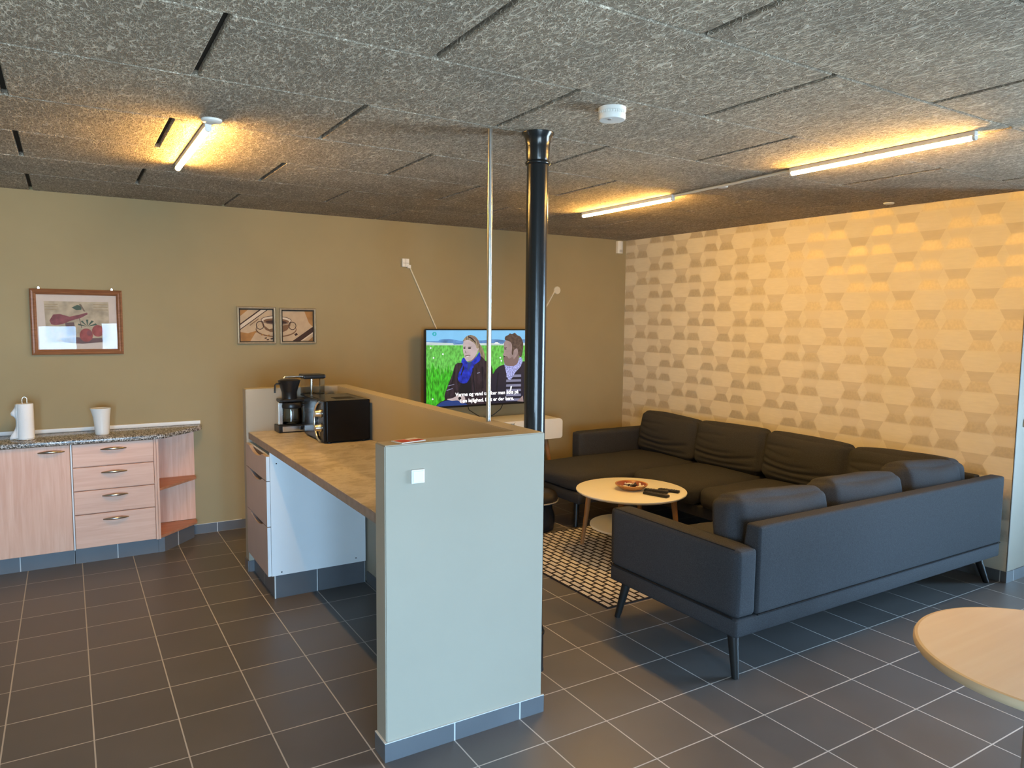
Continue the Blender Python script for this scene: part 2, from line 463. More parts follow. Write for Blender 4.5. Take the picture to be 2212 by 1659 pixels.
# papered wall with its interlocking hexagon bands
def clip(poly, y0, y1, z0, z1):
    for ax, lim, sg in ((0, y0, 1), (0, y1, -1), (1, z0, 1), (1, z1, -1)):
        out = []
        for i, p in enumerate(poly):
            q = poly[(i + 1) % len(poly)]
            ip, iq = sg * (p[ax] - lim) >= 0, sg * (q[ax] - lim) >= 0
            if ip: out.append(p)
            if ip != iq:
                t = (lim - p[ax]) / (q[ax] - p[ax])
                out.append(tuple(p[j] + t * (q[j] - p[j]) for j in (0, 1)))
        poly = out
        if len(poly) < 3: return None
    return poly
bm = bmesh.new()
prism(bm, [(xr(YR), YR), (xr(YB + 0.12), YB + 0.12), (xr(YB + 0.12) + 0.12, YB + 0.12), (xr(YR + .12) + 0.12, YR + 0.1205), (xr(YR + .12) + 0.0035, YR + .1205), (xr(YR) + 0.0035, YR)], 0, H + 0.1)
def ink(poly, mi):
    p = clip(poly, YR + 0.002, YB - 0.001, 0.08, H - 0.001)
    if p is None: return
    vs = [bm.verts.new((xr(y) - 0.0006, y, z)) for y, z in p]
    f = bm.faces.new(vs); f.normal_update()
    if f.normal.x > 0: f.normal_flip()
    f.material_index = mi
RH, CW, WT, WB = 0.1339, 0.1760, 0.101, 0.169
GAP = {1: (0, 1), 2: (-1, 1), 3: (0, -1), 0: (1, -1)}
for r in range(-1, 18):
    ztop = 2.272 - RH * (r - 2); zm, zb = ztop - RH * 0.49, ztop - RH
    g, c = GAP[r % 4]
    for k in range(-2, 9):
        yg = -0.101 + CW * (g + 3 * k); yc = -0.101 + CW * (c + 3 * k)
        ink([(yg - WB / 2, ztop), (yg + WB / 2, ztop), (yg + WT / 2, zm), (yg - WT / 2, zm)], 1)
        ink([(yc - WB / 2, ztop), (yc + WB / 2, ztop), (yc + WT / 2, zm), (yc - WT / 2, zm)], 3)
        for y in (yg, yc):
            ink([(y - WT / 2, zm), (y + WT / 2, zm), (y + WB / 2, zb), (y - WB / 2, zb)], 2)
struct('wall_papered', bm, [M_pg, M_pd, M_pm, M_ph])

# windows: two behind the viewer, an invented first one added to light the kitchen, a wide glazed one in the right-hand wall
WIN = [('front', -3.85, -3.10, 0.05, 1.95), ('front', -2.55, -1.97, 0.05, 1.52), ('front', -1.64, -1.05, 0.05, 1.57), ('right', -3.6, -1.35, 0.05, 1.95)]
def wall_with_openings(bm, ops, lo, hi, put):
    p = lo
    for (_, a, b_, z0, z1) in ops:
        put(bm, p, a, 0, H + 0.1); put(bm, a, b_, z1, H + 0.1); put(bm, a, b_, 0, z0); p = b_
    put(bm, p, hi, 0, H + 0.1)
bm = bmesh.new()
wall_with_openings(bm, WIN[:3], XL, XF, lambda bm, a, b_, z0, z1: box(bm, a, b_, YF - 0.3, YF, z0, z1))
struct('wall_front', bm, M_white_wall)
bm = bmesh.new()
wall_with_openings(bm, WIN[3:], YF, YR + 0.12, lambda bm, a, b_, z0, z1: box(bm, XF, XF + 0.3, a, b_, z0, z1))
struct('wall_right', bm, M_white_wall)
for i, (side, a, b_, z0, z1) in enumerate(WIN):
    def Q(p0, p1, d0, d1, q0, q1):
        return (p0, p1, YF - d1, YF - d0, q0, q1) if side == 'front' else (XF + d0, XF + d1, p0, p1, q0, q1)
    c0 = Q(a, a, 0.16, 0.16, z0, z0)
    w = thing('window_%d' % (i + 1), ('invented glazed door behind the viewer, added to light the kitchen', 'narrow glazed door leaf behind the viewer', 'second narrow glazed door leaf behind the viewer', 'wide white framed glazing in the right wall')[i], 'window', (c0[0], c0[2], z0))
    del w['category']; w['kind'] = 'structure'
    bm = bmesh.new(); f = 0.055
    n = max(1, round((b_ - a) / 1.1))
    box(bm, *Q(a, b_, 0.13, 0.19, z0, z0 + f)); box(bm, *Q(a, b_, 0.13, 0.19, z1 - f, z1))
    for j in range(n + 1):
        xm = a + (b_ - a) * j / n
        box(bm, *Q(max(a, xm - f / 2), min(b_, xm + f / 2), 0.13, 0.19, z0 + f, z1 - f))
    obj('window_frame', bm, M_white, w)['kind'] = 'structure'
    obj('pane', B(*Q(a + 0.02, b_ - 0.02, 0.158, 0.162, z0 + 0.02, z1 - 0.02)), M_pane, w)['kind'] = 'structure'

# low U-shaped wall round the kitchen counter
LX0, LX1, LY0, LY1, LT, LH = -1.18, -0.49, -0.10, 2.355, 0.095, 1.184
bm = bmesh.new()
prism(bm, [(LX0, LY0), (LX1, LY0), (LX1, LY1), (LX0, LY1), (LX0, LY1 - LT), (LX1 - LT, LY1 - LT), (LX1 - LT, LY0 + LT), (LX0, LY0 + LT)], 0, LH)
bmesh.ops.bevel(bm, geom=[e for e in bm.edges if abs(e.verts[0].co.z - e.verts[1].co.z) < .001 and e.verts[0].co.z > 1 or abs(e.verts[0].co.z - e.verts[1].co.z) > 1], offset=0.004, segments=2, affect='EDGES')
struct('wall_middle', bm, M_low, smooth=40)
# skirting tiles round the low wall
SH, ST = 0.071, 0.008
bm = bmesh.new()
box(bm, LX0 - ST, LX1 + ST, LY0 - ST, LY0, 0, SH)
struct('baseboard_middle_front', bm, M_skx)
bm = bmesh.new()
box(bm, LX0 - ST, LX0, LY0 + 0.001, LY0 + LT, 0, SH); box(bm, LX0 - ST, LX0, LY1 - LT, LY1, 0, SH)
struct('baseboard_middle_left', bm, M_sky)
struct('baseboard_middle_right', B(LX1, LX1 + ST, LY0 + 0.001, LY1, 0, SH), M_sky)
struct('baseboard_middle_inner', B(LX0 + 0.001, -1.12, LY1 - LT - ST, LY1 - LT, 0, SH), M_skx)
struct('baseboard_middle_cove', B(LX1 - LT - ST, LX1 - LT, LY0 + LT, 1.70, 0, SH), M_sky)
struct('baseboard_back', B(-1.373, 2.79, YB - ST, YB, 0, SH), M_skx)
struct('baseboard_return', PR([(xr(YR) - ST, YR - ST), (XF, YR - ST), (XF, YR), (xr(YR) - ST, YR)], 0, SH), M_skx)
struct('baseboard_papered', PR([(xr(YR) - ST, YR), (xr(YB) - ST, YB), (xr(YB), YB), (xr(YR), YR)], 0, SH), M_sky)
# white grout bead along the top of the skirting
bm = bmesh.new()
box(bm, LX0 - ST, LX1 + ST, LY0 - ST, LY0, SH, SH + 0.003); box(bm, LX0 - ST, LX0, LY0 + .001, LY0 + LT, SH, SH + 0.003)
struct('trim_1', bm, M_grout)
struct('trim_2', B(-1.373, -1.02, YB - ST, YB, SH, SH + 0.003), M_grout)
# corner bead at the end of the papered wall
struct('trim_3', B(xr(YR) - 0.002, xr(YR) + 0.006, YR - 0.004, YR + 0.001, SH, H), mat('corner_bead', (0.10, 0.09, 0.07), 0.6))

# ================================================================== KITCHEN UNITS ON THE BACK WALL
KF, KZ0, KZ1 = 2.93, 0.105, 0.808    # front face, underside, top of carcass
def bow_handle(cx, cz, parent, name='handle', w=0.145):
    bm = bmesh.new(); pts = []; rs = []
    for i in range(15):
        t = -1 + 2 * i / 14
        pts.append((cx + t * w / 2, KF - 0.002 - 0.024 * (1 - t * t), cz + 0.004 * (1 - t * t)))
        rs.append(0.0035 + 0.0055 * (1 - t * t))
    tube(bm, pts, rs, 10)
    return obj(name, bm, M_pull, parent, smooth=60)

t = thing('base_cabinet', 'alder veneer base cabinet with one tall door, left of the drawer stack', 'cabinet', (-2.44, 3.1, 0))
obj('carcass', B(-2.742, -2.141, KF + 0.02, YB, KZ0, KZ1), M_alder_v, t)
d = obj('door', B(-2.739, -2.145, KF, KF + 0.018, KZ0 + 0.002, KZ1 - 0.004, bev=0.0025), M_alder_v, t)
bow_handle(-2.245, 0.765, d)
obj('plinth', B(-2.742, -2.141, 2.975, 2.99, 0, KZ0), M_skx, t)

t = thing('drawer_cabinet', 'alder veneer cabinet with four stacked drawers, beside the open corner shelf', 'cabinet', (-1.89, 3.1, 0))
obj('carcass', B(-2.137, -1.641, KF + 0.02, YB, KZ0, KZ1), M_alder_v, t)
obj('edge_strip', B(-2.141, -2.1345, KF - 0.001, KF + 0.02, KZ0, KZ1), M_whiteboard, t)
zs = [KZ1 - 0.002, 0.651, 0.494, 0.336, KZ0 + 0.002]
for i in range(4):
    d = obj('drawer', B(-2.131, -1.657, KF, KF + 0.018, zs[i + 1] + 0.003, zs[i] - 0.003, bev=0.0025), M_alder_h, t)
    bow_handle(-1.895, zs[i] - 0.045, d, w=0.15)
obj('side_strip', B(-1.655, -1.641, KF, KF + 0.02, KZ0, KZ1), M_alder_v, t)
obj('plinth', B(-2.137, -1.641, 2.975, 2.99, 0, KZ0), M_skx, t)

t = thing('corner_shelf_unit', 'open angled corner shelf unit with two alder shelves at the counter end', 'shelf unit', (-1.5, 3.15, 0))
obj('back_panel', B(-1.638, -1.352, YB - 0.016, YB, KZ0 + 0.02, KZ1), M_alder_v, t)
obj('side_panel', B(-1.639, -1.626, KF + 0.004, YB - 0.016, KZ0, KZ1), M_alder_v, t)
for z in (KZ0, 0.440):
    obj('shelf', PR([(-1.626, 2.945), (-1.352, 3.22), (-1.352, YB - 0.016), (-1.626, YB - 0.016)], z, z + 0.018, bev=0.002), M_alder_shelf, t)
bm = bmesh.new()
prism(bm, [(-1.640, 2.975), (-1.600, 2.975), (-1.374, 3.232), (-1.374, YB), (-1.385, YB), (-1.385, 3.24), (-1.61, 2.99), (-1.640, 2.99)], 0, KZ0)
obj('plinth', bm, M_skd, t)

t = thing('granite_worktop', 'speckled granite-look worktop with a chamfered end on the alder kitchen units', 'worktop', (-2.0, 3.1, KZ1))
bm = PR([(-2.78, 2.905), (-1.590, 2.905), (-1.335, 3.165), (-1.318, 3.185), (-1.305, 3.22), (-1.300, 3.26), (-1.300, YB), (-2.78, YB)], KZ1, 0.840, bev=0.006, seg=2)
obj('top', bm, M_granite, t, smooth=35)
obj('upstand', B(-2.78, -1.302, YB - 0.018, YB, 0.840, 0.868, bev=0.004), M_white, t)

# kitchen roll on its wire stand
KX, KY, KZ = -2.38, 3.075, 0.840
t = thing('kitchen_roll_holder', 'wire stand on the granite worktop under the paper towel roll', 'holder', (KX, KY, KZ))
obj('base', L([(0, 0.0), (0.062, 0.0), (0.064, 0.004), (0.05, 0.008), (0, 0.008)], (KX, KY, KZ)), M_chrome, t, smooth=50)
pts = [(KX - 0.013, KY, KZ + 0.006), (KX - 0.013, KY, KZ + 0.255)] + [(KX - 0.013 * cos(radians(a)), KY, KZ + 0.258 + 0.016 * sin(radians(a))) for a in range(15, 180, 15)] + [(KX + 0.013, KY, KZ + 0.255), (KX + 0.013, KY, KZ + 0.006)]
obj('wire_loop', TB(pts, 0.0025, 8), M_chrome, t, smooth=60)
t = thing('kitchen_roll', 'white paper towel roll with a loose torn sheet standing on the worktop', 'paper towel roll', (KX, KY, KZ + 0.009))
z0 = KZ + 0.009
bm = bmesh.new()
lathe(bm, [(0.019, 0), (0.046, 0), (0.047, 0.004), (0.0475, 0.11), (0.047, 0.219), (0.046, 0.223), (0.019, 0.223), (0.019, 0)], (KX, KY, z0), 40)
obj('roll', bm, M_paper, t, smooth=50)
bm = bmesh.new(); ring = []
for j in range(15):
    z = z0 + 0.002 + 0.219 * j / 14
    fl = 0.036 * math.exp(-((j - 0.5) / 2.6) ** 2) + 0.028 * math.exp(-((j - 10.6) / 1.5) ** 2) + 0.003
    ring.append([bm.verts.new((KX - 0.0485 * cos(a) - fl * s ** 1.3, KY - 0.0485 * sin(a) - 0.3 * fl * s, z - 0.25 * fl * s)) for a, s in ((0.5, 0), (0.35, 0.12), (0.2, 0.3), (0.08, 0.6), (0.0, 1.0))])
for a, b_ in zip(ring, ring[1:]):
    for i in range(4): bm.faces.new((a[i], a[i + 1], b_[i + 1], b_[i]))
o = obj('loose_sheet', bm, M_paper, t, smooth=180)
sm = o.modifiers.new('thick', 'SOLIDIFY'); sm.thickness = 0.0008

# white tapered jug
PX, PY = -1.951, 3.085
prof = [(0.0, 0.0), (0.040, 0.0), (0.043, 0.006), (0.045, 0.05), (0.0505, 0.12), (0.0575, 0.176), (0.058, 0.179), (0.0555, 0.179), (0.049, 0.12), (0.041, 0.05), (0.037, 0.008), (0, 0.008)]
bm = L(prof, (PX, PY, 0.840), 40)
for v in bm.verts:      # a small pouring lip on the left
    h = (v.co.z - 0.84) / 0.179
    a = math.atan2(v.co.y - PY, v.co.x - PX)
    v.co.x -= 0.012 * max(0, h) ** 4 * max(0, cos(a - pi)) ** 3
tag(obj('porcelain_jug', bm, M_porcelain, smooth=50), 'glossy white tapered porcelain jug on the granite worktop', 'jug')

# ================================================================== PICTURES
def poly_faces(bm, pts, y, mi):
    vs = [bm.verts.new((x, y, z)) for x, z in pts]
    f = bm.faces.new(vs); f.normal_update()
    if f.normal.y > 0: f.normal_flip()
    f.material_index = mi
    return f
def flat(n, c, r=0.7, v=0.12, s=30): return mat(n, c, r, var=v, vscale=s)

def frame_mesh(x0, x1, z0, z1, w, d, y, bev=0.004):
    """mitred moulding round an opening; Y is the wall, D the depth"""
    bm = bmesh.new()
    prof = [(0, 0), (0, d * 0.75), (w * 0.25, d), (w * 0.5, d * 0.8), (w * 0.7, d * 0.92), (w, d * 0.55), (w, 0)]
    cs = [(x0, z0, 1, 1), (x1, z0, -1, 1), (x1, z1, -1, -1), (x0, z1, 1, -1)]
    rings = [[bm.verts.new((cx + sx * a, y - b_, cz + sz * a)) for a, b_ in prof] for cx, cz, sx, sz in cs]
    for i in range(4):
        a, b_ = rings[i], rings[(i + 1) % 4]
        for j in range(len(prof) - 1): bm.faces.new((a[j], a[j + 1], b_[j + 1], b_[j]))
    bmesh.ops.recalc_face_normals(bm, faces=bm.faces)
    return bm

# chilli and tomato print in a brown frame
x0, x1, z0, z1 = -2.336, -1.792, 1.372, 1.816
t = thing('framed_print', 'brown wood framed chilli and tomato print under glass on the left wall part', 'picture', (-2.065, YB, 1.59))
obj('frame', frame_mesh(x0, x1, z0, z1, 0.037, 0.024, YB), M_pine, t)
A = [flat('print_mount', (0.62, 0.50, 0.42), v=.03), flat('print_parchment', (0.44, 0.34, 0.23), v=0.25, s=18), flat('print_red', (0.24, 0.07, 0.075), v=.3), flat('print_green', (0.07, 0.10, 0.07)),
     flat('print_shadow', (0.16, 0.09, 0.085)), flat('print_tomato', (0.33, 0.075, 0.065), v=.25), flat('print_ink', (0.20, 0.13, 0.09)), flat('print_slat', (0.36, 0.26, 0.15), v=.2)]
bm = bmesh.new(); yb = YB - 0.006
def pp(u, v): return (x0 + 0.037 + (u - 0.0) * (x1 - x0 - 0.074), z1 - 0.037 - v * (z1 - z0 - 0.074))
def add(pts, mi, lay): poly_faces(bm, [pp(*p) for p in pts], yb - 0.0004 * lay, mi)
add([(0, 0), (1, 0), (1, 1), (0, 1)], 0, 0)
add([(0.09, 0.12), (0.90, 0.12), (0.90, 0.88), (0.11, 0.88)], 1, 1)
for k in range(3): add([(0.10, 0.17 + k * .045), (0.26, 0.17 + k * .045), (0.26, 0.185 + k * .045), (0.10, 0.185 + k * .045)], 7, 2)
for k in range(3): add([(0.70, 0.16 + k * .05), (0.89, 0.16 + k * .05), (0.89, 0.175 + k * .05), (0.70, 0.175 + k * .05)], 7, 2)
add([(0.27, 0.80), (0.45, 0.77), (0.60, 0.80), (0.84, 0.79), (0.80, 0.87), (0.55, 0.90), (0.33, 0.88)], 4, 2)
chil = [(0.15, 0.47), (0.20, 0.36), (0.28, 0.35), (0.40, 0.40), (0.52, 0.36), (0.62, 0.32), (0.63, 0.35), (0.54, 0.42), (0.42, 0.47), (0.32, 0.53), (0.22, 0.56), (0.17, 0.54)]
add(chil, 2, 3)
add([(0.34, 0.51), (0.45, 0.50), (0.48, 0.74), (0.36, 0.77)], 4, 3)
add([(0.43, 0.23), (0.50, 0.18), (0.56, 0.20), (0.55, 0.27), (0.49, 0.28)], 3, 3)
add([(0.52, 0.16), (0.55, 0.17), (0.60, 0.30), (0.58, 0.30)], 6, 4)
def disc(u, v, ru, rv, mi, lay, n=20): add([(u + ru * cos(2 * pi * i / n), v + rv * sin(2 * pi * i / n)) for i in range(n)], mi, lay)
disc(0.75, 0.66, 0.075, 0.11, 5, 3); disc(0.60, 0.74, 0.085, 0.125, 5, 4); disc(0.64, 0.70, 0.035, 0.05, 2, 5)
for a in range(5):
    b0 = radians(-160 + a * 35); add([(0.62, 0.58), (0.62 + 0.12 * cos(b0 - .15), 0.58 + 0.13 * sin(b0 - .15)), (0.62 + 0.13 * cos(b0 + .1), 0.58 + 0.13 * sin(b0 + .1))], 3, 6)
add([(0.515, 0.42), (0.525, 0.42), (0.55, 0.60), (0.54, 0.61)], 6, 6)
obj('print', bm, A, t)
obj('glazing', B(x0 + 0.035, x1 - 0.035, YB - 0.011, YB - 0.0095, z0 + 0.035, z1 - 0.035), M_picglass, t)
for x in (x0 + 0.045, x1 - 0.07):
    bm = bmesh.new(); box(bm, x, x + 0.016, YB - 0.014, YB, z1 - 0.002, z1 + 0.012, bev=0.002); tube(bm, [(x + .008, YB - 0.018, z1 + 0.012), (x + .008, YB, z1 + 0.012)], 0.004, 8)
    obj('hanger', bm, M_chrome, t)

# the two coffee prints
C_ = [flat('coffee_paper', (0.50, 0.36, 0.23), v=.12, s=12), flat('coffee_amber', (0.36, 0.17, 0.05), v=.25, s=12), flat('coffee_dark', (0.045, 0.018, 0.012)), flat('coffee_mid', (0.19, 0.095, 0.045)),
      flat('coffee_light', (0.64, 0.52, 0.40), v=.06)]
M_frame_s = mat('champagne_frame', (0.55, 0.47, 0.36), 0.35, 0.55, var=0.1, vscale=40)
def ring_poly(cu, cv, ru, rv, wd, a0, a1, n=24):
    o_ = arc(cu, cv, ru, rv, a0, a1, n); i_ = arc(cu, cv, ru - wd, rv - wd, a0, a1, n); return o_, i_
def coffee(x0, x1, z0, z1, kind, label):
    t = thing('framed_coffee_print', label, 'picture', ((x0 + x1) / 2, YB, (z0 + z1) / 2), group='pair of coffee cup prints')
    obj('frame', frame_mesh(x0, x1, z0, z1, 0.017, 0.024, YB), M_frame_s, t)
    bm = bmesh.new()
    # dark rebate inside the frame
    w = 0.0165
    for q in ((x0 + w, x0 + w + .006, z0 + w, z1 - w), (x1 - w - .006, x1 - w, z0 + w, z1 - w), (x0 + w, x1 - w, z1 - w - .008, z1 - w), (x0 + w, x1 - w, z0 + w, z0 + w + .005)):
        box(bm, q[0], q[1], YB - 0.014, YB - 0.002, q[2], q[3])
    obj('rebate', bm, M_dark, t)
    bm = bmesh.new(); yb = YB - 0.006
    def P(u, v): return (x0 + w + u * (x1 - x0 - 2 * w), z1 - w - v * (z1 - z0 - 2 * w))
    def cl(pts):
        out = clip([(u, v) for u, v in pts], 0, 1, 0, 1); return out
    def A_(pts, mi, lay):
        q = cl(pts)
        if q: poly_faces(bm, [P(*p) for p in q], yb - 0.0003 * lay, mi)
    def E_(cu, cv, ru, rv, mi, lay, n=32): A_([(cu + ru * cos(2 * pi * i / n), cv + rv * sin(2 * pi * i / n)) for i in range(n)], mi, lay)
    def R_(cu, cv, ru, rv, wd, mi, lay, a0=0, a1=360):
        o_, i_ = ring_poly(cu, cv, ru, rv, wd, a0, a1)
        for k in range(len(o_) - 1): A_([o_[k], o_[k + 1], i_[k + 1], i_[k]], mi, lay)
    A_([(0, 0), (1, 0), (1, 1), (0, 1)], 0, 0)
    cu = 1.07 if kind == 0 else -0.14
    if kind == 0:
        A_([(0, 0), (0.30, 0), (0, 0.25)], 1, 1); A_([(0, 0.70), (0.25, 0.74), (0.5, 0.66), (0.3, 1), (0, 1)], 1, 1)
        A_([(0, 0.50), (0.66, 0.0), (0.86, 0.0), (0, 0.66)], 4, 2)
        A_([(0, 0.47), (0.62, 0.0), (0.68, 0.0), (0, 0.515)], 2, 3); A_([(0, 0.63), (0.84, 0.0), (0.88, 0.0), (0, 0.66)], 2, 3)
        A_([(0.30, 0.49), (0.56, 0.29), (0.57, 0.31), (0.31, 0.515)], 3, 3)
        A_([(0.2, 0.80), (0.62, 0.64), (0.63, 0.665), (0.2, 0.83)], 1, 3)
    else:
        A_([(0.7, 0), (1, 0), (1, 0.55), (0.85, 0.4)], 1, 1); A_([(0.8, 1), (1, 0.82), (1, 1)], 1, 1)
        A_([(0.30, 1.0), (0.95, 0.54), (1.0, 0.54), (1.0, 0.68), (0.55, 1.0)], 2, 3)
        A_([(0.55, 1.0), (1.0, 0.68), (1.0, 0.72), (0.62, 1.0)], 4, 3)
        A_([(0.38, 0.76), (0.46, 0.72), (0.50, 0.78), (0.42, 0.82)], 2, 4)
    E_(cu, 0.62, 0.60, 0.24, 3, 3); E_(cu, 0.60, 0.575, 0.22, 0, 4)                      # saucer
    cup = [(cu + s * a, b_) for s, a, b_ in ((-1, .44, .33), (-1, .40, .50), (-1, .30, .64), (-1, .16, .70), (1, .16, .70), (1, .30, .64), (1, .40, .50), (1, .44, .33))]
    A_(cup, 3, 5)
    A_([(cu - .40, .38), (cu - .33, .52), (cu - .2, .62), (cu - .05, .58), (cu + .1, .50), (cu + .35, .45), (cu + .4, .38)], 0, 6)
    E_(cu, 0.335, 0.445, 0.135, 2, 7); E_(cu, 0.335, 0.425, 0.118, 4, 8); E_(cu, 0.365, 0.37, 0.085, 3, 9); E_(cu, 0.39, 0.30, 0.05, 2, 10)
    R_(cu + (-.47 if kind == 0 else .47), 0.50, 0.12, 0.13, 0.022, 2, 7)
    if kind == 0:
        for a, b_ in ((.62, .78), (.72, .88), (.80, .80), (.78, .93), (.90, .90)): A_([(a, b_), (a + .07, b_ - .02), (a + .08, b_ + .02), (a + .02, b_ + .03)], 2 if b_ > .8 else 1, 4)
    obj('print', bm, C_, t)
coffee(-1.024, -0.736, 1.435, 1.722, 0, 'square coffee print with the left half of a cup and pale diagonal stripes')
coffee(-0.706, -0.421, 1.435, 1.716, 1, 'square coffee print with the right half of a cup and a dark diagonal stripe')

# ================================================================== COUNTER INSIDE THE LOW WALL
WTZ = 0.910
t = thing('slate_worktop', 'brown slate-look worktop fitted inside the low cream wall', 'worktop', (-0.88, 1.1, WTZ - 0.042))
obj('top', B(-1.166, LX1 - LT, LY0 + LT, LY1 - LT, WTZ - 0.042, WTZ, bev=0.002), M_slate, t)
obj('edge_band', B(-1.1685, -1.1658, LY0 + LT, LY1 - LT, WTZ - 0.041, WTZ - 0.002), M_slate_edge, t)

t = thing('drawer_unit', 'white counter drawer unit with three mauve grey fronts under the slate worktop', 'cabinet', (-0.9, 1.98, 0))
CY0, CY1, CZ0, CZ1 = 1.705, LY1 - LT - 0.004, 0.137, WTZ - 0.043
obj('carcass', B(-1.165, -0.60, CY0 + 0.016, CY1, CZ0, CZ1 - 0.02), M_whiteboard, t)
sp_ = obj('side_panel', B(-1.166, -0.598, CY0, CY0 + 0.016, CZ0, CZ1), M_whiteboard, t)
for (x, z) in ((-1.11, 0.155), (-0.66, 0.165), (-1.13, 0.80)):
    obj('screw', L([(0, -0.0015), (0.004, -0.001), (0.004, 0.0)], (x, CY0, z), 12, axis='Y'), M_dark, sp_)
zz = [CZ0, 0.432, 0.700, 0.846]
for i in range(3):
    z0, z1 = zz[i] + 0.002, zz[i + 1] - 0.002
    ya, yb_ = CY0 + 0.004, CY1 - 0.004
    n = 16; dip = 0.030
    topl = [(ya + (yb_ - ya) * k / n, z1 - dip * max(0.0, cos((k / n - 0.5) * pi / 0.62)) ** 0.8 if abs(k / n - .5) < .31 else z1) for k in range(n + 1)]
    bm = bmesh.new()
    prism(bm, [(yb_, z0), (ya, z0)] + topl, -1.187, -1.168, axis='X')
    dr = obj('drawer_front', bm, M_mauve, t)
    obj('edge', B(-1.187, -1.168, CY0 + 0.0005, CY0 + 0.0036, z0, z1), M_whiteboard, dr)
obj('grip_shade_sheet', B(-1.1675, -1.1655, CY0 + 0.02, CY1 - 0.01, CZ0 + 0.02, CZ1 - 0.03), mat('mauve_painted_shade', (0.10, 0.075, 0.066), 0.7), t)  # dark sheet whose colour stands in for shade inside the grip cut-outs
bm = bmesh.new()
box(bm, -1.150, -0.60, CY0 + 0.006, CY0 + 0.02, 0, CZ0)
obj('plinth', bm, M_skx, t)
obj('plinth', B(-1.150, -1.136, CY0 + 0.021, CY1, 0, CZ0), M_sky, t)
obj('plinth_corner', B(-1.1515, -1.144, CY0 + 0.004, CY0 + 0.0062, 0, CZ0), M_grout, t)

# microwave, its front turned to the kitchen side
MX0, MX1, MY0, MY1, MZ0, MZ1 = -0.885, -0.602, 1.595, 1.995, WTZ, 1.160
t = thing('microwave', 'black microwave oven with two silver knobs on the slate worktop', 'microwave', ((MX0 + MX1) / 2, (MY0 + MY1) / 2, WTZ))
obj('housing', B(MX0 + 0.018, MX1, MY0, MY1, MZ0 + 0.008, MZ1, bev=0.006), M_blackgloss, t)
bm = bmesh.new()
for k in range(9): box(bm, -0.78 + 0.014 * k, -0.772 + 0.014 * k, MY0 + 0.09, MY0 + 0.19, MZ1 - 0.001, MZ1 + 0.0012)
obj('vent_slots', bm, M_dark, t)
obj('control_panel', B(MX0, MX0 + 0.018, MY0 + 0.001, MY0 + 0.115, MZ0 + 0.010, MZ1 - 0.002, bev=0.004), M_blackgloss, t)
obj('door', B(MX0, MX0 + 0.018, MY0 + 0.117, MY1, MZ0 + 0.010, MZ1 - 0.002, bev=0.004), M_blackgloss, t)
pts = [(MX0 - 0.004 - 0.005 * cos(radians(a)), MY0 + 0.045 + 0.105 * cos(radians(a)), (MZ0 + MZ1) / 2 + 0.115 * sin(radians(a))) for a in range(-86, 87, 6)]
obj('door_arc_handle', TB(pts, 0.0075, 8), M_chrome, t, smooth=60)
for z in (1.085, 1.000):
    k = obj('knob', L([(0, 0.036), (0.016, 0.036), (0.019, 0.031), (0.021, 0.008), (0.025, 0.004), (0.025, 0.0)], (MX0, MY0 + 0.052, z), 24, axis='X'), M_pull, t, smooth=40)
    k.data.transform(Matrix.Translation(-Vector((MX0 - t.location.x, MY0 + 0.052 - t.location.y, z - t.location.z))))
    k.data.transform(Matrix.Rotation(pi, 4, 'Z'))
    k.data.transform(Matrix.Translation(Vector((MX0 - t.location.x, MY0 + 0.052 - t.location.y, z - t.location.z))))
for x in (MX0 + 0.04, MX1 - 0.03):
    for y in (MY0 + 0.03, MY1 - 0.03): obj('foot', L([(0, 0), (0.012, 0), (0.012, 0.009), (0, 0.009)], (x, y, MZ0), 12), M_black, t)
obj('rear_cover', B(MX1, MX1 + 0.005, MY0 + 0.03, MY1 - 0.03, MZ0 + 0.02, MZ1 - 0.05), mat('dark_grey_sheet', (0.06, 0.055, 0.05), 0.5), t)
pts = [(MX1 + 0.003, MY0 + 0.04, 1.04), (MX1 + 0.0075, MY0 + 0.02, 1.06), (MX1 + 0.009, MY0 - 0.02, 1.0), (MX1 + 0.009, MY0 - 0.03, 0.93)]

# coffee maker
t = thing('coffee_maker', 'black and chrome filter coffee maker with glass jug and water tank beside the microwave', 'coffee maker', (-0.87, 2.17, WTZ))
obj('base', B(-1.012, -0.700, 2.115, 2.240, WTZ, WTZ + 0.046, bev=0.004), M_black, t)
obj('base_trim', B(-0.990, -0.700, 2.111, 2.1155, WTZ + 0.008, WTZ + 0.042, bev=0.001), M_chrome, t)
obj('switch', B(-0.880, -0.862, 2.107, 2.112, WTZ + 0.016, WTZ + 0.036, bev=0.001), M_black, t)
obj('hot_plate', L([(0, 0), (0.066, 0), (0.066, 0.004), (0, 0.004)], (-0.918, 2.178, WTZ + 0.046), 32), M_dark, t)
obj('tower', B(-0.760, -0.706, 2.135, 2.220, WTZ + 0.046, 1.150, bev=0.006), M_black, t)
tk = obj('water_tank', B(-0.842, -0.714, 2.118, 2.235, 1.146, 1.248, bev=0.008), M_tank, t)
obj('riser_tube', TB([(-0.785, 2.18, 1.10), (-0.785, 2.18, 1.252)], 0.008, 10), M_chrome, t, smooth=60)
obj('tank_bridge', B(-0.842, -0.706, 2.118, 2.235, 1.134, 1.1455, bev=0.003), M_black, t)
obj('tank_lid', B(-0.852, -0.708, 2.114, 2.238, 1.2485, 1.276, bev=0.008), M_black, t)
obj('spout_arm', TB([(-0.850, 2.178, 1.262), (-0.90, 2.178, 1.262), (-0.955, 2.178, 1.262), (-0.962, 2.178, 1.252)], 0.007, 10), M_chrome, t, smooth=60)
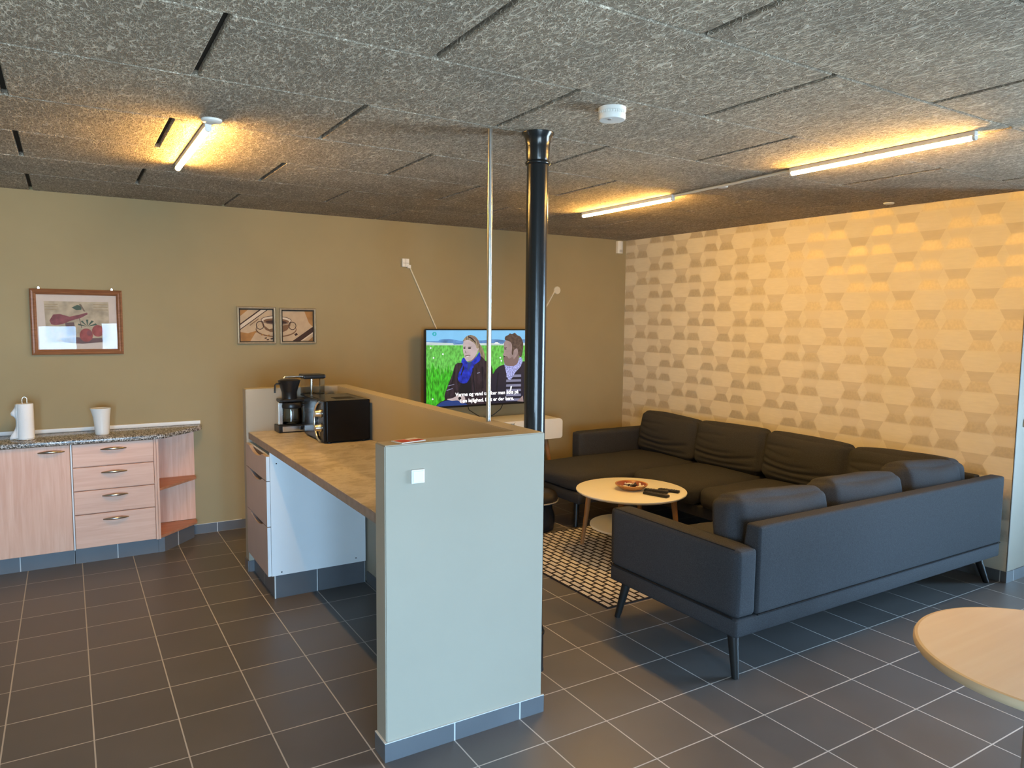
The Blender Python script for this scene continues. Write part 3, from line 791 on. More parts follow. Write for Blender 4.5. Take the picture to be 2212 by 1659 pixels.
fb = obj('filter_basket', L([(0, 1.122), (0.046, 1.122), (0.047, 1.165), (0.050, 1.172), (0.068, 1.232), (0.070, 1.240), (0.066, 1.240), (0.05, 1.19), (0, 1.19)], (-0.928, 2.178, 0), 28), M_black, t, smooth=40)
obj('basket_lid', L([(0, 1.250), (0.05, 1.248), (0.064, 1.241), (0, 1.240)], (-0.928, 2.178, 0), 28), M_black, t, smooth=40)
obj('basket_handle', TB([(-0.985, 2.165, 1.222), (-1.015, 2.15, 1.222), (-1.024, 2.147, 1.215), (-1.026, 2.146, 1.165)], 0.006, 8), M_black, fb, smooth=60)
obj('basket_holder', B(-1.000, -0.714, 2.125, 2.228, 1.104, 1.1225, bev=0.006), M_black, t)
cf = obj('glass_jug', L([(0, 0.0), (0.060, 0.0), (0.066, 0.006), (0.067, 0.05), (0.066, 0.085), (0.062, 0.112), (0.060, 0.112), (0.064, 0.085), (0.0655, 0.02), (0, 0.006)], (-0.918, 2.178, WTZ + 0.0505), 32), M_carafe, t, smooth=50)
obj('jug_collar', L([(0.062, 1.062), (0.070, 1.066), (0.072, 1.082), (0.066, 1.098), (0, 1.100), (0, 1.09), (0.06, 1.085)], (-0.918, 2.178, 0), 32), M_black, cf, smooth=40)
obj('jug_handle', TB([(-0.850, 2.155, 1.082), (-0.815, 2.14, 1.080), (-0.806, 2.137, 1.068), (-0.806, 2.137, 0.985), (-0.812, 2.139, 0.972)], 0.008, 8), M_black, cf, smooth=60)
obj('side_column', B(-1.006, -0.975, 2.150, 2.205, WTZ + 0.046, 1.104, bev=0.006), M_chrome, t)

# leaflet lying on the low wall
bm = bmesh.new()
Mx = Matrix.Translation((-1.062, -0.040, LH)) @ Matrix.Rotation(radians(14), 4, 'Z')
box(bm, -0.055, 0.055, -0.034, 0.034, 0.0, 0.003, M=Mx)
Ml = [mat('leaflet_white', (0.75, 0.72, 0.68), 0.5), mat('leaflet_red', (0.50, 0.05, 0.03), 0.45, var=0.3, vscale=60)]
for (a, b_, c, d_) in ((-0.048, 0.0, -0.028, 0.026), (0.006, 0.05, -0.03, 0.004)): box(bm, a, b_, c, d_, 0.003, 0.0035, mi=1, M=Mx)
tag(obj('leaflet', bm, Ml), 'small red and white leaflet lying on top of the low wall', 'leaflet')

def wall_switch(x, z, y, label, sub):
    t = thing('light_switch', label, 'light switch', (x, y, z))
    obj('plate', B(x - 0.026, x + 0.026, y - 0.008, y, z - 0.0255, z + 0.0255, bev=0.002), M_white, t)
    obj('rocker', B(x - 0.021, x + 0.021, y - 0.0115, y - 0.008, z - 0.0205, z + 0.0205, bev=0.0015), M_white, t)
wall_switch(-1.053, 1.062, LY0, 'square white light switch on the front of the low wall', 0)
wall_switch(3.035, 1.02, YR, 'light switch on the pale blue wall at the right edge', 1)

# steel pole and black pipe
t = thing('steel_pole', 'thin brushed steel pole from the low wall up to the ceiling', 'pole', (-0.535, 0.285, LH))
obj('rod', L([(0, LH), (0.0105, LH), (0.0105, H), (0, H)], (-0.535, 0.285, 0), 20), M_steel, t, smooth=40)
obj('foot', L([(0, LH), (0.0112, LH), (0.0115, LH + 0.003), (0.0105, LH + 0.004)], (-0.535, 0.285, 0), 20), M_steel, t, smooth=40)
QX, QY = -0.321, 0.235
t = thing('black_pipe', 'glossy black painted pipe running from floor to ceiling behind the low wall', 'pipe', (QX, QY, 0))
obj('shaft', L([(0, 0), (0.048, 0), (0.048, 2.345), (0, 2.345)], (QX, QY, 0), 40), M_pipe, t, smooth=40)
obj('bead', L([(0.047, 2.322), (0.053, 2.324), (0.056, 2.331), (0.053, 2.338), (0.047, 2.340)], (QX, QY, 0), 40), M_pipe, t, smooth=60)
obj('ceiling_collar', L([(0.047, 2.338), (0.0505, 2.350), (0.053, 2.40), (0.058, 2.440), (0.072, H - 0.004), (0.072, H), (0, H)], (QX, QY, 0), 40), M_pipe, t, smooth=40)
obj('floor_sleeve', L([(0.047, 0.215), (0.052, 0.212), (0.054, 0.205), (0.0545, 0.19), (0.060, 0.186), (0.060, 0.178), (0.055, 0.174), (0.055, 0.012), (0.058, 0.0), (0.0, 0.0)], (QX, QY, 0), 40), M_black, t, smooth=40)

# ================================================================== CEILING FITTINGS
def batten(cx, y0, y1, label, name='tube_light'):
    t = thing(name, label, 'lamp', (cx, (y0 + y1) / 2, H), group='warm tube lights on the ceiling')
    obj('housing', B(cx - 0.014, cx + 0.014, y0 - 0.012, y1 + 0.012, H - 0.022, H, bev=0.003), M_white, t)
    prof = [(0.0125 * cos(radians(a)) , -0.0125 * sin(radians(a))) for a in range(-20, 201, 20)]
    bm = bmesh.new()
    prism(bm, [(cx + a, H - 0.027 + b_) for a, b_ in prof], y0, y1, axis='Y')
    obj('tube', bm, M_tube, t, smooth=40)
    for a, b_ in ((y0 - 0.012, y0), (y1, y1 + 0.012)):
        obj('end_cap', PR([(cx + 1.1 * p, H - 0.027 + 1.1 * q) for p, q in prof], a, b_, axis='Y'), M_white, t)
batten(-1.588, 0.865, 1.835, 'lit warm tube light on the ceiling above the kitchen floor')
batten(1.205, -0.830, 0.080, 'long lit tube light nearest the viewer above the sofa corner')
batten(1.262, 1.045, 1.995, 'lit tube light further back by the television wall')
t = tag(obj('ceiling_rose', L([(0, H - 0.013), (0.036, H - 0.012), (0.041, H - 0.008), (0.042, H), (0, H)], (-1.582, 0.806, 0), 32), M_white, smooth=40), 'round white ceiling rose at the end of the kitchen tube light', 'ceiling plate')
for x, y, lab in ((1.300, 0.655, 'round white ceiling plate between the two tube lights over the sofa'), (2.690, 0.445, 'round white ceiling plate close to the patterned wall')):
    tag(obj('ceiling_plate', L([(0, H - 0.010), (0.030, H - 0.009), (0.034, H - 0.005), (0.034, H), (0, H)], (x, y, 0), 28), M_white, smooth=40), lab, 'ceiling plate', 'blank ceiling plates')
tag(obj('cable_conduit', TB([(1.215, 0.09, H - 0.008), (1.25, 0.5, H - 0.008), (1.268, 1.03, H - 0.008)], 0.008, 10), M_cream, smooth=60), 'thin surface cable conduit joining the two tube lights over the sofa', 'conduit')
SX, SY = -0.292, -0.243
t = thing('smoke_detector', 'round white smoke detector on the ceiling', 'smoke detector', (SX, SY, H))
obj('base', L([(0, H), (0.054, H), (0.054, H - 0.014), (0.050, H - 0.016), (0, H - 0.016)], (SX, SY, 0), 40), M_white, t, smooth=40)
bm = bmesh.new()
for i in range(32):
    a = 2 * pi * i / 32
    box(bm, 0.046, 0.0515, -0.0018, 0.0018, H - 0.026, H - 0.016, M=Matrix.Translation((SX, SY, 0)) @ Matrix.Rotation(a, 4, 'Z'))
lathe(bm, [(0, H - 0.016), (0.046, H - 0.016), (0.046, H - 0.026), (0, H - 0.026)], (SX, SY, 0), 40)
obj('vent_ring', bm, M_white, t)
obj('cover', L([(0, H - 0.026), (0.0525, H - 0.026), (0.0525, H - 0.040), (0.049, H - 0.046), (0, H - 0.047)], (SX, SY, 0), 40), M_white, t, smooth=40)
obj('test_button', L([(0, H - 0.047), (0.008, H - 0.047), (0.008, H - 0.049), (0, H - 0.049)], (SX - 0.02, SY - 0.01, 0), 16), M_greymetal, t)
# motion sensor in the corner
t = thing('motion_sensor', 'small white motion sensor high in the corner above the sofa', 'sensor', (2.700, YB, 2.385))
obj('housing', PR([(2.665, YB), (2.668, YB - 0.030), (2.690, YB - 0.042), (2.712, YB - 0.042), (2.735, YB - 0.030), (2.738, YB)], 2.325, 2.450, bev=0.003), M_cream, t)
obj('lens', PR([(2.682, YB - 0.039), (2.690, YB - 0.0445), (2.712, YB - 0.0445), (2.722, YB - 0.039)], 2.335, 2.362), mat('sensor_lens', (0.5, 0.48, 0.44), 0.3), t)

# ================================================================== TELEVISION CORNER
TX0, TX1, TZ0, TZ1, TY = 0.470, 1.700, 0.868, 1.557, 3.150
t = thing('television', 'wall mounted flat television showing two people in a green field', 'television', ((TX0 + TX1) / 2, TY, TZ0))
obj('back_shell', B(TX0 + 0.004, TX1 - 0.004, TY + 0.006, TY + 0.045, TZ0 + 0.004, TZ1 - 0.004, bev=0.01), M_black, t)
bm = bmesh.new(); e = 0.011
for q in ((TX0, TX0 + e, TZ0, TZ1), (TX1 - e, TX1, TZ0, TZ1), (TX0 + e, TX1 - e, TZ1 - e, TZ1), (TX0 + e, TX1 - e, TZ0, TZ0 + 0.016)):
    box(bm, q[0], q[1], TY - 0.002, TY + 0.006, q[2], q[3])
obj('bezel', bm, M_black, t)
bm = bmesh.new()
box(bm, 0.95, 1.22, TY + 0.045, TY + 0.060, 1.08, 1.36); box(bm, 1.03, 1.14, TY + 0.060, YB, 1.16, 1.28)
obj('wall_bracket', bm, M_black, t)
for pts in ([(0.90, TY + 0.03, TZ0 + 0.01), (0.93, TY + 0.06, 0.83), (1.00, TY + 0.08, 0.79), (1.06, TY + 0.09, 0.755)], [(1.27, TY + 0.03, TZ0 + 0.01), (1.26, TY + 0.06, 0.82), (1.20, TY + 0.08, 0.77), (1.17, TY + 0.09, 0.755)]):
    obj('cable', TB(pts, 0.004, 8), M_black, t, smooth=60)
def scr(name, c, s=1.25, var=0.0, vscale=40, stretch=(1, 1, 1), c2=None):
    m, nt, b = new_mat('screen_' + name)
    b.inputs['Base Color'].default_value = (0.01, 0.01, 0.01, 1); b.inputs['Roughness'].default_value = 0.25
    n = nt.nodes.new('ShaderNodeTexNoise'); n.inputs['Scale'].default_value = vscale; n.inputs['Detail'].default_value = 5
    nt.links.new(coords(nt, stretch), n.inputs['Vector'])
    lo = tuple(x * (1 - var) for x in c) if c2 is None else c
    hi = tuple(x * (1 + var) for x in c) if c2 is None else c2
    r = ramp(nt, n.outputs['Fac'], [(0.35, lo), (0.65, hi)])
    nt.links.new(r.outputs['Color'], b.inputs['Emission Color']); b.inputs['Emission Strength'].default_value = 0.78
    return m
SM = ['sky', 'hill', 'pale', 'field', 'fieldlow', 'hair_w', 'skin', 'scarf', 'jacket', 'hair_m', 'skin_m', 'coat', 'checked', 'stripe', 'jeans', 'logo', 'white', 'dark', 'skin_sh', 'shirt']
SC_ = {'sky': (0.22, 0.55, 0.86), 'hill': (0.10, 0.24, 0.50), 'pale': (0.55, 0.66, 0.66), 'field': (0.13, 0.50, 0.08), 'fieldlow': (0.05, 0.42, 0.02), 'hair_w': (0.26, 0.20, 0.13), 'skin': (0.52, 0.42, 0.42),
       'scarf': (0.012, 0.03, 0.42), 'jacket': (0.028, 0.018, 0.026), 'hair_m': (0.085, 0.055, 0.045), 'skin_m': (0.33, 0.24, 0.23), 'coat': (0.018, 0.016, 0.032), 'checked': (0.36, 0.38, 0.72), 'stripe': (0.22, 0.22, 0.33),
       'jeans': (0.02, 0.05, 0.20), 'logo': (0.02, 0.42, 0.45), 'white': (0.85, 0.86, 0.9), 'dark': (0.01, 0.01, 0.015), 'skin_sh': (0.20, 0.13, 0.12), 'shirt': (0.015, 0.015, 0.03)}
VV = {'field': (.35, 60, (1, 1, .5)), 'fieldlow': (.55, 40, (2, 1, .5)), 'hair_w': (.5, 30, (3, 1, .6)), 'scarf': (.5, 25, (1, 1, 1)), 'jacket': (.5, 20, (2, 1, .5)), 'hair_m': (.4, 40, (1, 1, 1)), 'checked': (.75, 110, (1, 1, 1)), 'skin': (.1, 14, (1, 1, 1)), 'skin_m': (.15, 14, (1, 1, 1)), 'pale': (.15, 20, (.3, 1, 2)), 'hill': (.3, 30, (.5, 1, 1))}
SMAT = [scr(n, SC_[n], 1.25, *(VV.get(n, (0.03, 10, (1, 1, 1))))) for n in SM]
W_, HT = TX1 - TX0, TZ1 - TZ0
def S(cx, cy):     # reading of the picture on the screen -> point on the screen
    u = (cx - 110) / 1587.0
    bot = 1190 - 0.08 * (cx - 110)
    v = (cy - 130) / (bot - 130)
    return (max(TX0 + e, min(TX1 - e, TX0 + u * W_)), max(TZ0 + .016, min(TZ1 - e, TZ1 - v * HT)))
bm = bmesh.new(); lay = [0]
def rounded(p, n=5):
    out = []; k = len(p)
    for i in range(k):
        a, b_, c, d = (Vector(p[(i + j - 1) % k]) for j in range(4))
        for q in range(n):
            t = q / n
            out.append(tuple(0.5 * ((2 * b_) + (c - a) * t + (2 * a - 5 * b_ + 4 * c - d) * t * t + (3 * b_ - a - 3 * c + d) * t ** 3)))
    return out
SOFT = {'hair_w', 'skin', 'scarf', 'hair_m', 'skin_m', 'skin_sh', 'coat', 'jacket', 'hill', 'jeans', 'checked'}
def sp(pts, m):
    lay[0] += 1
    if m in SOFT and len(pts) > 4: pts = rounded(pts)
    poly_faces(bm, [S(*p) for p in pts], TY + 0.004 - 0.00012 * lay[0], SM.index(m))
def sp_el(cx, cy, rx, ry, m, n=24, a0=0): sp([(cx + rx * cos(a0 + 2 * pi * i / n), cy + ry * sin(a0 + 2 * pi * i / n)) for i in range(n)], m)
sp([(100, 100), (1720, 100), (1720, 330), (100, 330)], 'sky')
sp([(100, 296), (260, 290), (300, 270), (420, 262), (560, 285), (700, 275), (830, 278), (1000, 262), (1100, 270), (1250, 285), (1400, 260), (1720, 262), (1720, 330), (100, 330)], 'hill')
sp([(100, 305), (560, 318), (900, 312), (1720, 300), (1720, 360), (100, 360)], 'pale')
sp([(450, 320), (560, 312), (600, 330), (470, 334)], 'hill'); sp([(985, 318), (1010, 300), (1040, 300), (1060, 318)], 'white'); sp([(1065, 320), (1075, 290), (1110, 300), (1120, 320)], 'hill')
sp([(100, 345), (1720, 335), (1720, 1300), (100, 1300)], 'field')
rg = random.Random(3)
edge_ = [(100 + 20 * i, 690 + rg.uniform(-70, 60) - 60 * (i % 2)) for i in range(82)]
sp(edge_ + [(1740, 1300), (100, 1300)], 'fieldlow')
for a, b_ in ((215, 510), (205, 1055), (1090, 540), (1075, 500), (180, 380), (330, 460)): sp_el(a, b_, 11, 11, 'white', 8)
# woman: pony tail, jacket, scarf, face
sp([(760, 300), (820, 350), (860, 440), (868, 540), (830, 560), (800, 480)], 'hair_w')
sp([(575, 570), (490, 590), (450, 720), (400, 850), (350, 1000), (355, 1060), (300, 1090), (240, 1150), (240, 1200), (960, 1200), (960, 620), (880, 545), (800, 480), (700, 560)], 'jacket')
sp([(560, 800), (690, 760), (700, 1000), (520, 1000)], 'dark')
sp([(250, 1145), (330, 1085), (440, 1065), (560, 1080), (640, 1120), (640, 1200), (240, 1200)], 'jeans')
sp([(582, 350), (600, 260), (660, 215), (740, 240), (790, 300), (785, 380), (760, 460), (700, 530), (640, 552), (608, 520), (598, 470), (585, 430)], 'skin')
sp([(640, 552), (700, 530), (762, 450), (775, 400), (745, 500), (690, 550)], 'skin_sh')
sp([(580, 290), (620, 230), (680, 208), (750, 235), (795, 310), (790, 370), (760, 380), (740, 330), (690, 290), (640, 270)], 'hair_w')
sp_el(600, 378, 15, 9, 'dark', 12); sp_el(665, 378, 22, 10, 'dark', 12); sp([(606, 478), (650, 468), (680, 475), (648, 486), (612, 490)], 'skin_sh'); sp([(606, 400), (612, 440), (632, 448), (622, 436)], 'skin_sh')
sp([(612, 488), (665, 478), (640, 492)], 'white')
sp([(590, 500), (560, 560), (580, 590), (540, 680), (515, 760), (545, 830), (620, 838), (660, 790), (700, 690), (730, 600), (800, 540), (808, 470), (790, 430), (760, 480), (700, 545), (640, 560)], 'scarf')
sp([(590, 600), (600, 640), (560, 740), (552, 730)], 'dark'); sp([(640, 570), (700, 560), (660, 660), (640, 690)], 'jeans')
sp([(380, 1052), (440, 1040), (520, 1005), (600, 1010), (610, 1090), (560, 1100), (520, 1068), (440, 1072)], 'skin'); sp_el(542, 1040, 20, 22, 'dark', 12)
# man: coat, striped jersey, checked scarf, head
sp([(1125, 590), (1050, 620), (990, 690), (955, 800), (950, 1200), (1720, 1200), (1720, 760), (1560, 620), (1420, 545), (1340, 560)], 'coat')
sp([(1160, 640), (1350, 620), (1365, 1090), (1150, 1110)], 'shirt')
for k in range(7): sp([(1158, 720 + 62 * k), (1362, 712 + 62 * k), (1364, 742 + 62 * k), (1156, 752 + 62 * k)], 'stripe')
sp([(1130, 570), (1180, 600), (1300, 580), (1340, 490), (1380, 520), (1360, 600), (1280, 690), (1220, 780), (1180, 770), (1150, 670)], 'checked')
sp([(1215, 870), (1240, 860), (1225, 930), (1205, 940)], 'white')
sp([(1130, 560), (1180, 605), (1290, 590), (1330, 500), (1310, 400), (1200, 400)], 'skin_sh')
sp([(1140, 280), (1260, 260), (1330, 330), (1320, 430), (1250, 530), (1180, 572), (1130, 560), (1118, 490), (1108, 455), (1122, 430), (1118, 370)], 'skin_m')
sp([(1120, 490), (1165, 480), (1190, 510), (1240, 490), (1255, 540), (1180, 580), (1128, 562)], 'skin_sh')
sp([(1135, 270), (1140, 225), (1180, 205), (1200, 185), (1230, 192), (1270, 178), (1300, 205), (1350, 230), (1385, 300), (1385, 400), (1360, 490), (1325, 460), (1305, 380), (1260, 400), (1245, 460), (1228, 440), (1230, 330), (1190, 285)], 'hair_m')
sp_el(1290, 425, 20, 38, 'skin_m', 14); sp_el(1140, 385, 16, 7, 'dark', 10); sp([(1115, 470), (1140, 482), (1118, 498)], 'dark')
sp([(1310, 1060), (1390, 985), (1400, 1080)], 'skin_m')
for q in ([(700, 640), (712, 640), (745, 1000), (730, 1000)], [(470, 700), (480, 690), (430, 900), (415, 930)], [(830, 620), (842, 618), (850, 900), (838, 900)], [(1040, 700), (1052, 694), (1030, 960), (1015, 960)]): sp(q, 'dark')
for q in ([(395, 870), (470, 850), (470, 858), (392, 882)], [(375, 930), (450, 905), (452, 914), (372, 944)], [(760, 700), (800, 690), (802, 698), (762, 712)]): sp(q, 'stripe')
sp([(690, 222), (760, 260), (788, 330), (778, 330), (745, 275), (690, 236)], 'skin_sh'); sp([(650, 225), (700, 250), (740, 300), (732, 306), (690, 262), (648, 240)], 'jacket')
sp([(585, 358), (612, 356), (612, 362), (586, 366)], 'hair_w'); sp([(648, 356), (690, 358), (690, 364), (648, 364)], 'hair_w'); sp([(1118, 368), (1160, 360), (1160, 368), (1120, 376)], 'hair_m')
# channel mark
sp_el(222, 196, 26, 26, 'logo', 28); sp_el(222, 196, 15, 15, 'sky', 20); sp([(209, 186), (214, 186), (230, 206), (230, 186), (235, 186), (235, 208), (230, 208), (214, 190), (214, 208), (209, 208)], 'logo')
obj('screen', bm, SMAT, t)
def text_mesh(body, size, M, mats, name, parent):
    cu = bpy.data.curves.new(name, 'FONT'); cu.body = body; cu.size = size; cu.align_x = 'CENTER'; cu.offset = size * 0.012
    tmp = bpy.data.objects.new(name, cu); COL.objects.link(tmp)
    dg = bpy.context.evaluated_depsgraph_get()
    me = bpy.data.meshes.new_from_object(tmp.evaluated_get(dg)); bpy.data.objects.remove(tmp)
    me.transform(base_matrix(parent).inverted() @ M); me.materials.clear()
    me.materials.append(mats); o = bpy.data.objects.new(name, me); return link(o, parent)
M_sub = emis('subtitle_white', (0.9, 0.92, 0.97), 1.3)
for body, cx, cy in (('Varme og vand tænker man ikke på', 905, 985), ('i en lejlighed. Det er der bare.', 905, 1068)):
    px, pz = S(cx, cy)
    text_mesh(body, 0.0455, Matrix.Translation((px, TY - 0.0042, pz)) @ Matrix.Rotation(pi / 2, 4, 'X'), M_sub, 'subtitle_line', t)

# cable ducts on the wall
M_duct = mat('cream_duct', (0.66, 0.60, 0.47), 0.5)
def duct(bm, p, q, w=0.011, d=0.012):
    p, q = Vector((p[0], 0, p[1])), Vector((q[0], 0, q[1])); a = math.atan2(q.z - p.z, q.x - p.x); ln = (q - p).length
    box(bm, 0, ln, -d, 0, -w / 2, w / 2, bev=0.002, M=Matrix.Translation((p.x, YB, p.z)) @ Matrix.Rotation(-a, 4, 'Y'))
t = thing('cable_duct', 'slanted cream cable duct with a square junction box left above the television', 'cable duct', (0.5, YB, 1.85))
bm = bmesh.new(); duct(bm, (0.400, 2.078), (0.655, 1.545)); obj('duct', bm, M_duct, t)
jb = obj('junction_box', B(0.325, 0.388, YB - 0.022, YB, 2.082, 2.152, bev=0.003), M_white, t)
obj('cable_entry', B(0.372, 0.402, YB - 0.027, YB, 2.072, 2.100, bev=0.003), M_white, t)
bm = bmesh.new(); box(bm, 0.354, 0.357, YB - 0.0228, YB - 0.021, 2.086, 2.148); box(bm, 0.329, 0.384, YB - 0.0228, YB - 0.021, 2.112, 2.115)
obj('cover_groove', bm, mat('box_groove', (0.35, 0.32, 0.26), 0.6), jb)
t = thing('cable_duct', 'slanted cream cable duct with a round wall plate right of the black pipe', 'cable duct', (1.86, YB, 1.8))
bm = bmesh.new(); duct(bm, (1.930, 1.950), (1.700, 1.590)); obj('duct', bm, M_duct, t)
obj('round_plate', L([(0, -0.012), (0.034, -0.011), (0.038, -0.006), (0.038, 0)], (1.943, YB, 1.932), 32, axis='Y'), M_duct, t, smooth=40)

# white television bench on splayed legs
t = thing('television_bench', 'white low bench with rounded corners under the television', 'tv bench', (1.15, 3.08, 0))
BX0, BX1, BY0, BY1, BZ0, BZ1 = 0.56, 1.735, 2.90, 3.285, 0.560, 0.745
bm = bmesh.new()
outer = rrect(BX0, BX1, BZ0, BZ1, 0.03); inner = rrect(BX0 + 0.018, BX1 - 0.018, BZ0 + 0.018, BZ1 - 0.018, 0.014)
n = len(outer)
oa, ob = [bm.verts.new((x, BY0, z)) for x, z in outer], [bm.verts.new((x, BY1, z)) for x, z in outer]
ia, ib = [bm.verts.new((x, BY0, z)) for x, z in inner], [bm.verts.new((x, BY1, z)) for x, z in inner]
for i in range(n):
    j = (i + 1) % n
    bm.faces.new((oa[i], ob[i], ob[j], oa[j])); bm.faces.new((ia[i], ia[j], ib[j], ib[i])); bm.faces.new((oa[i], oa[j], ia[j], ia[i])); bm.faces.new((ob[i], ib[i], ib[j], ob[j]))
bmesh.ops.recalc_face_normals(bm, faces=bm.faces)
obj('shell', bm, M_cream, t, smooth=35)
obj('back_panel', B(BX0 + 0.019, BX1 - 0.019, BY1 - 0.012, BY1 - 0.002, BZ0 + 0.019, BZ1 - 0.019), M_dark, t)
obj('divider', B(1.205, 1.222, BY0 + 0.012, BY1 - 0.013, BZ0 + 0.0185, BZ1 - 0.0185), M_cream, t)
bm = bmesh.new(); prism(bm, rrect(1.212, BX1 - 0.004, BZ0 + 0.004, BZ1 - 0.004, 0.026), BY0 - 0.016, BY0 - 0.001, axis='Y')
obj('door', bm, M_cream, t)
bm = bmesh.new(); prism(bm, rrect(BX0 + 0.004, 1.075, BZ0 + 0.004, BZ1 - 0.004, 0.02), BY0 - 0.016, BY0 - 0.001, axis='Y')
obj('drawer_front', bm, M_cream, t)
for x, s in ((BX0 + 0.14, -1), (BX1 - 0.14, 1)):
    for y, q in ((BY0 + 0.06, -0.3), (BY1 - 0.06, 0.1)):
        obj('leg', TB([(x, y, BZ0), (x + s * 0.10, y + q * 0.1, 0)], [0.022, 0.012], 12), M_oak, t, smooth=40)

# ================================================================== CORNER SOFA
t = thing('corner_sofa', 'large U-shaped charcoal fabric corner sofa with a chaise end along the patterned wall', 'sofa', (2.0, 1.2, 0))
SO = t
FX0, FY0 = 0.405, -0.345       # outer corner of the near section
BXO = 2.785                    # outer back of the wall section
# rails
obj('base_rail', B(FX0 + 0.003, BXO, FY0 + 0.002, 0.555, 0.200, 0.288, bev=0.012), M_sofa, t, smooth=50)
obj('base_rail', B(1.80, BXO, 0.558, 2.800, 0.200, 0.288, bev=0.012), M_sofa, t, smooth=50)
obj('chaise_rail', B(1.235, 1.798, 1.960, 2.680, 0.200, 0.288, bev=0.012), M_sofa, t, smooth=50)
# arms
obj('armrest', cushion((0.132, 0.905, 0.322), (FX0 + 0.067, 0.110, 0.449), r=0.026, puff=0.006, thin=0, cuts=20, seed=1, amp=0.002), M_sofa, t, smooth=180)
obj('armrest', cushion((0.985, 0.128, 0.345), (2.272, 2.742, 0.460), r=0.026, puff=0.006, thin=1, cuts=20, seed=2, amp=0.002), M_sofa, t, smooth=180)
# backs: a board leaning in towards the seat
def back(poly, a, b_, axis, name='backrest'):
    bm = bmesh.new(); prism(bm, poly, a, b_, axis)
    bmesh.ops.subdivide_edges(bm, edges=[e_ for e_ in bm.edges if e_.calc_length() > 1.0], cuts=24)
    bmesh.ops.bevel(bm, geom=[e_ for e_ in bm.edges if len(e_.link_faces) == 2 and e_.calc_face_angle(0) > 0.3], offset=0.016, segments=3, affect='EDGES', profile=0.6)
    return obj(name, bm, M_sofa, t, smooth=50)
back([(FY0, 0.288), (FY0, 0.706), (-0.262, 0.706), (-0.205, 0.288)], 0.542, BXO, 'X')
back([(BXO, 0.288), (BXO, 0.690), (2.715, 0.690), (2.66, 0.288)], -0.203, 2.676, 'Y')
# piping between rail and upholstery, and upright seams
bm = bmesh.new()
tube(bm, [(0.545, FY0 - 0.0005, 0.289), (2.78, FY0 - 0.0005, 0.289)], 0.0035, 6)
tube(bm, [(FX0 - 0.0005, FY0 + 0.02, 0.289), (FX0 - 0.0005, 0.545, 0.289)], 0.0035, 6)
obj('seam', bm, M_seam, t)
bm = bmesh.new()
tube(bm, [(FX0 + 0.012, FY0 + 0.035, 0.606), (FX0 + 0.012, 0.54, 0.606)], 0.0025, 6)
obj('seam', bm, M_seam, t)
# seat cushions
def seat(x0, x1, y0, y1, seed, z0=0.285, z1=0.430):
    obj('seat_cushion', cushion((x1 - x0 - .004, y1 - y0 - .004, z1 - z0), ((x0 + x1) / 2, (y0 + y1) / 2, (z0 + z1) / 2), r=0.055, puff=0.022, thin=2, cuts=18, seed=seed, pinch=0.035), M_sofa, t, smooth=180)
seat(0.545, 1.225, -0.215, 0.585, 3)
seat(1.230, 1.770, -0.215, 0.585, 4)
seat(1.775, 2.680, -0.215, 0.505, 5)
seat(1.745, 2.680, 0.512, 1.235, 6)
seat(1.735, 2.680, 1.240, 1.955, 7)
seat(1.215, 2.680, 1.960, 2.676, 8)
# back cushions along the patterned wall
F = lambda s: [(-0.50, 0.22 * s, 0.016, 0.06, -0.75, 0.95), (-0.28, 0.30, 0.011, 0.05, -0.2, 0.95), (0.05, 0.35, 0.008, 0.05, 0.25, 0.98), (0.45, -0.12, 0.008, 0.06, 0.1, 0.95), (-0.72, 0.05, 0.012, 0.05, -0.7, 0.6)]
for i, y0 in enumerate((-0.19, 0.522, 1.242, 1.962)):
    R = Matrix.Rotation(radians(9), 4, 'Y') @ Matrix.Rotation(radians((-2, 1, -1, 1.5)[i]), 4, 'X')
    obj('back_cushion', cushion((0.175, 0.712, 0.385), (2.545, y0 + 0.357, 0.606), r=0.055, puff=0.045, thin=0, cuts=34, seed=20 + i, folds=F(1), rot=R, sag=0.018, pinch=0.05), M_sofa, t, smooth=180)
# back cushions of the near section
for i, (x0, x1, dz) in enumerate(((0.555, 1.272, 0), (1.275, 1.960, 0.004), (1.965, 2.58, 0.018))):
    R = Matrix.Rotation(radians(-9), 4, 'X') @ Matrix.Rotation(radians((2.5, 1.5, 3)[i]), 4, 'Y')
    obj('back_cushion', cushion((x1 - x0, 0.185, 0.385), ((x0 + x1) / 2, -0.115, 0.602 + dz), r=0.06, puff=0.045, thin=1, cuts=26, seed=40 + i, folds=F(1)[:3], rot=R, sag=0.022, pinch=0.06, amp=0.007), M_sofa, t, smooth=180)
# legs
for (xa, ya, xb, yb_) in ((FX0 + 0.032, FY0 + 0.045, FX0 + 0.036, FY0 + 0.026), (FX0 + 0.050, 0.465, FX0 + 0.016, 0.500), (2.72, -0.235, 2.815, -0.265), (1.30, 2.07, 1.275, 2.045), (1.30, 2.62, 1.275, 2.645), (2.70, 2.70, 2.73, 2.73)):
    bm = TB([(xa, ya, 0.204), (xb, yb_, 0)], [0.026, 0.0165], 4 if False else 14)
    obj('leg', bm, M_blackwood, t, smooth=40)

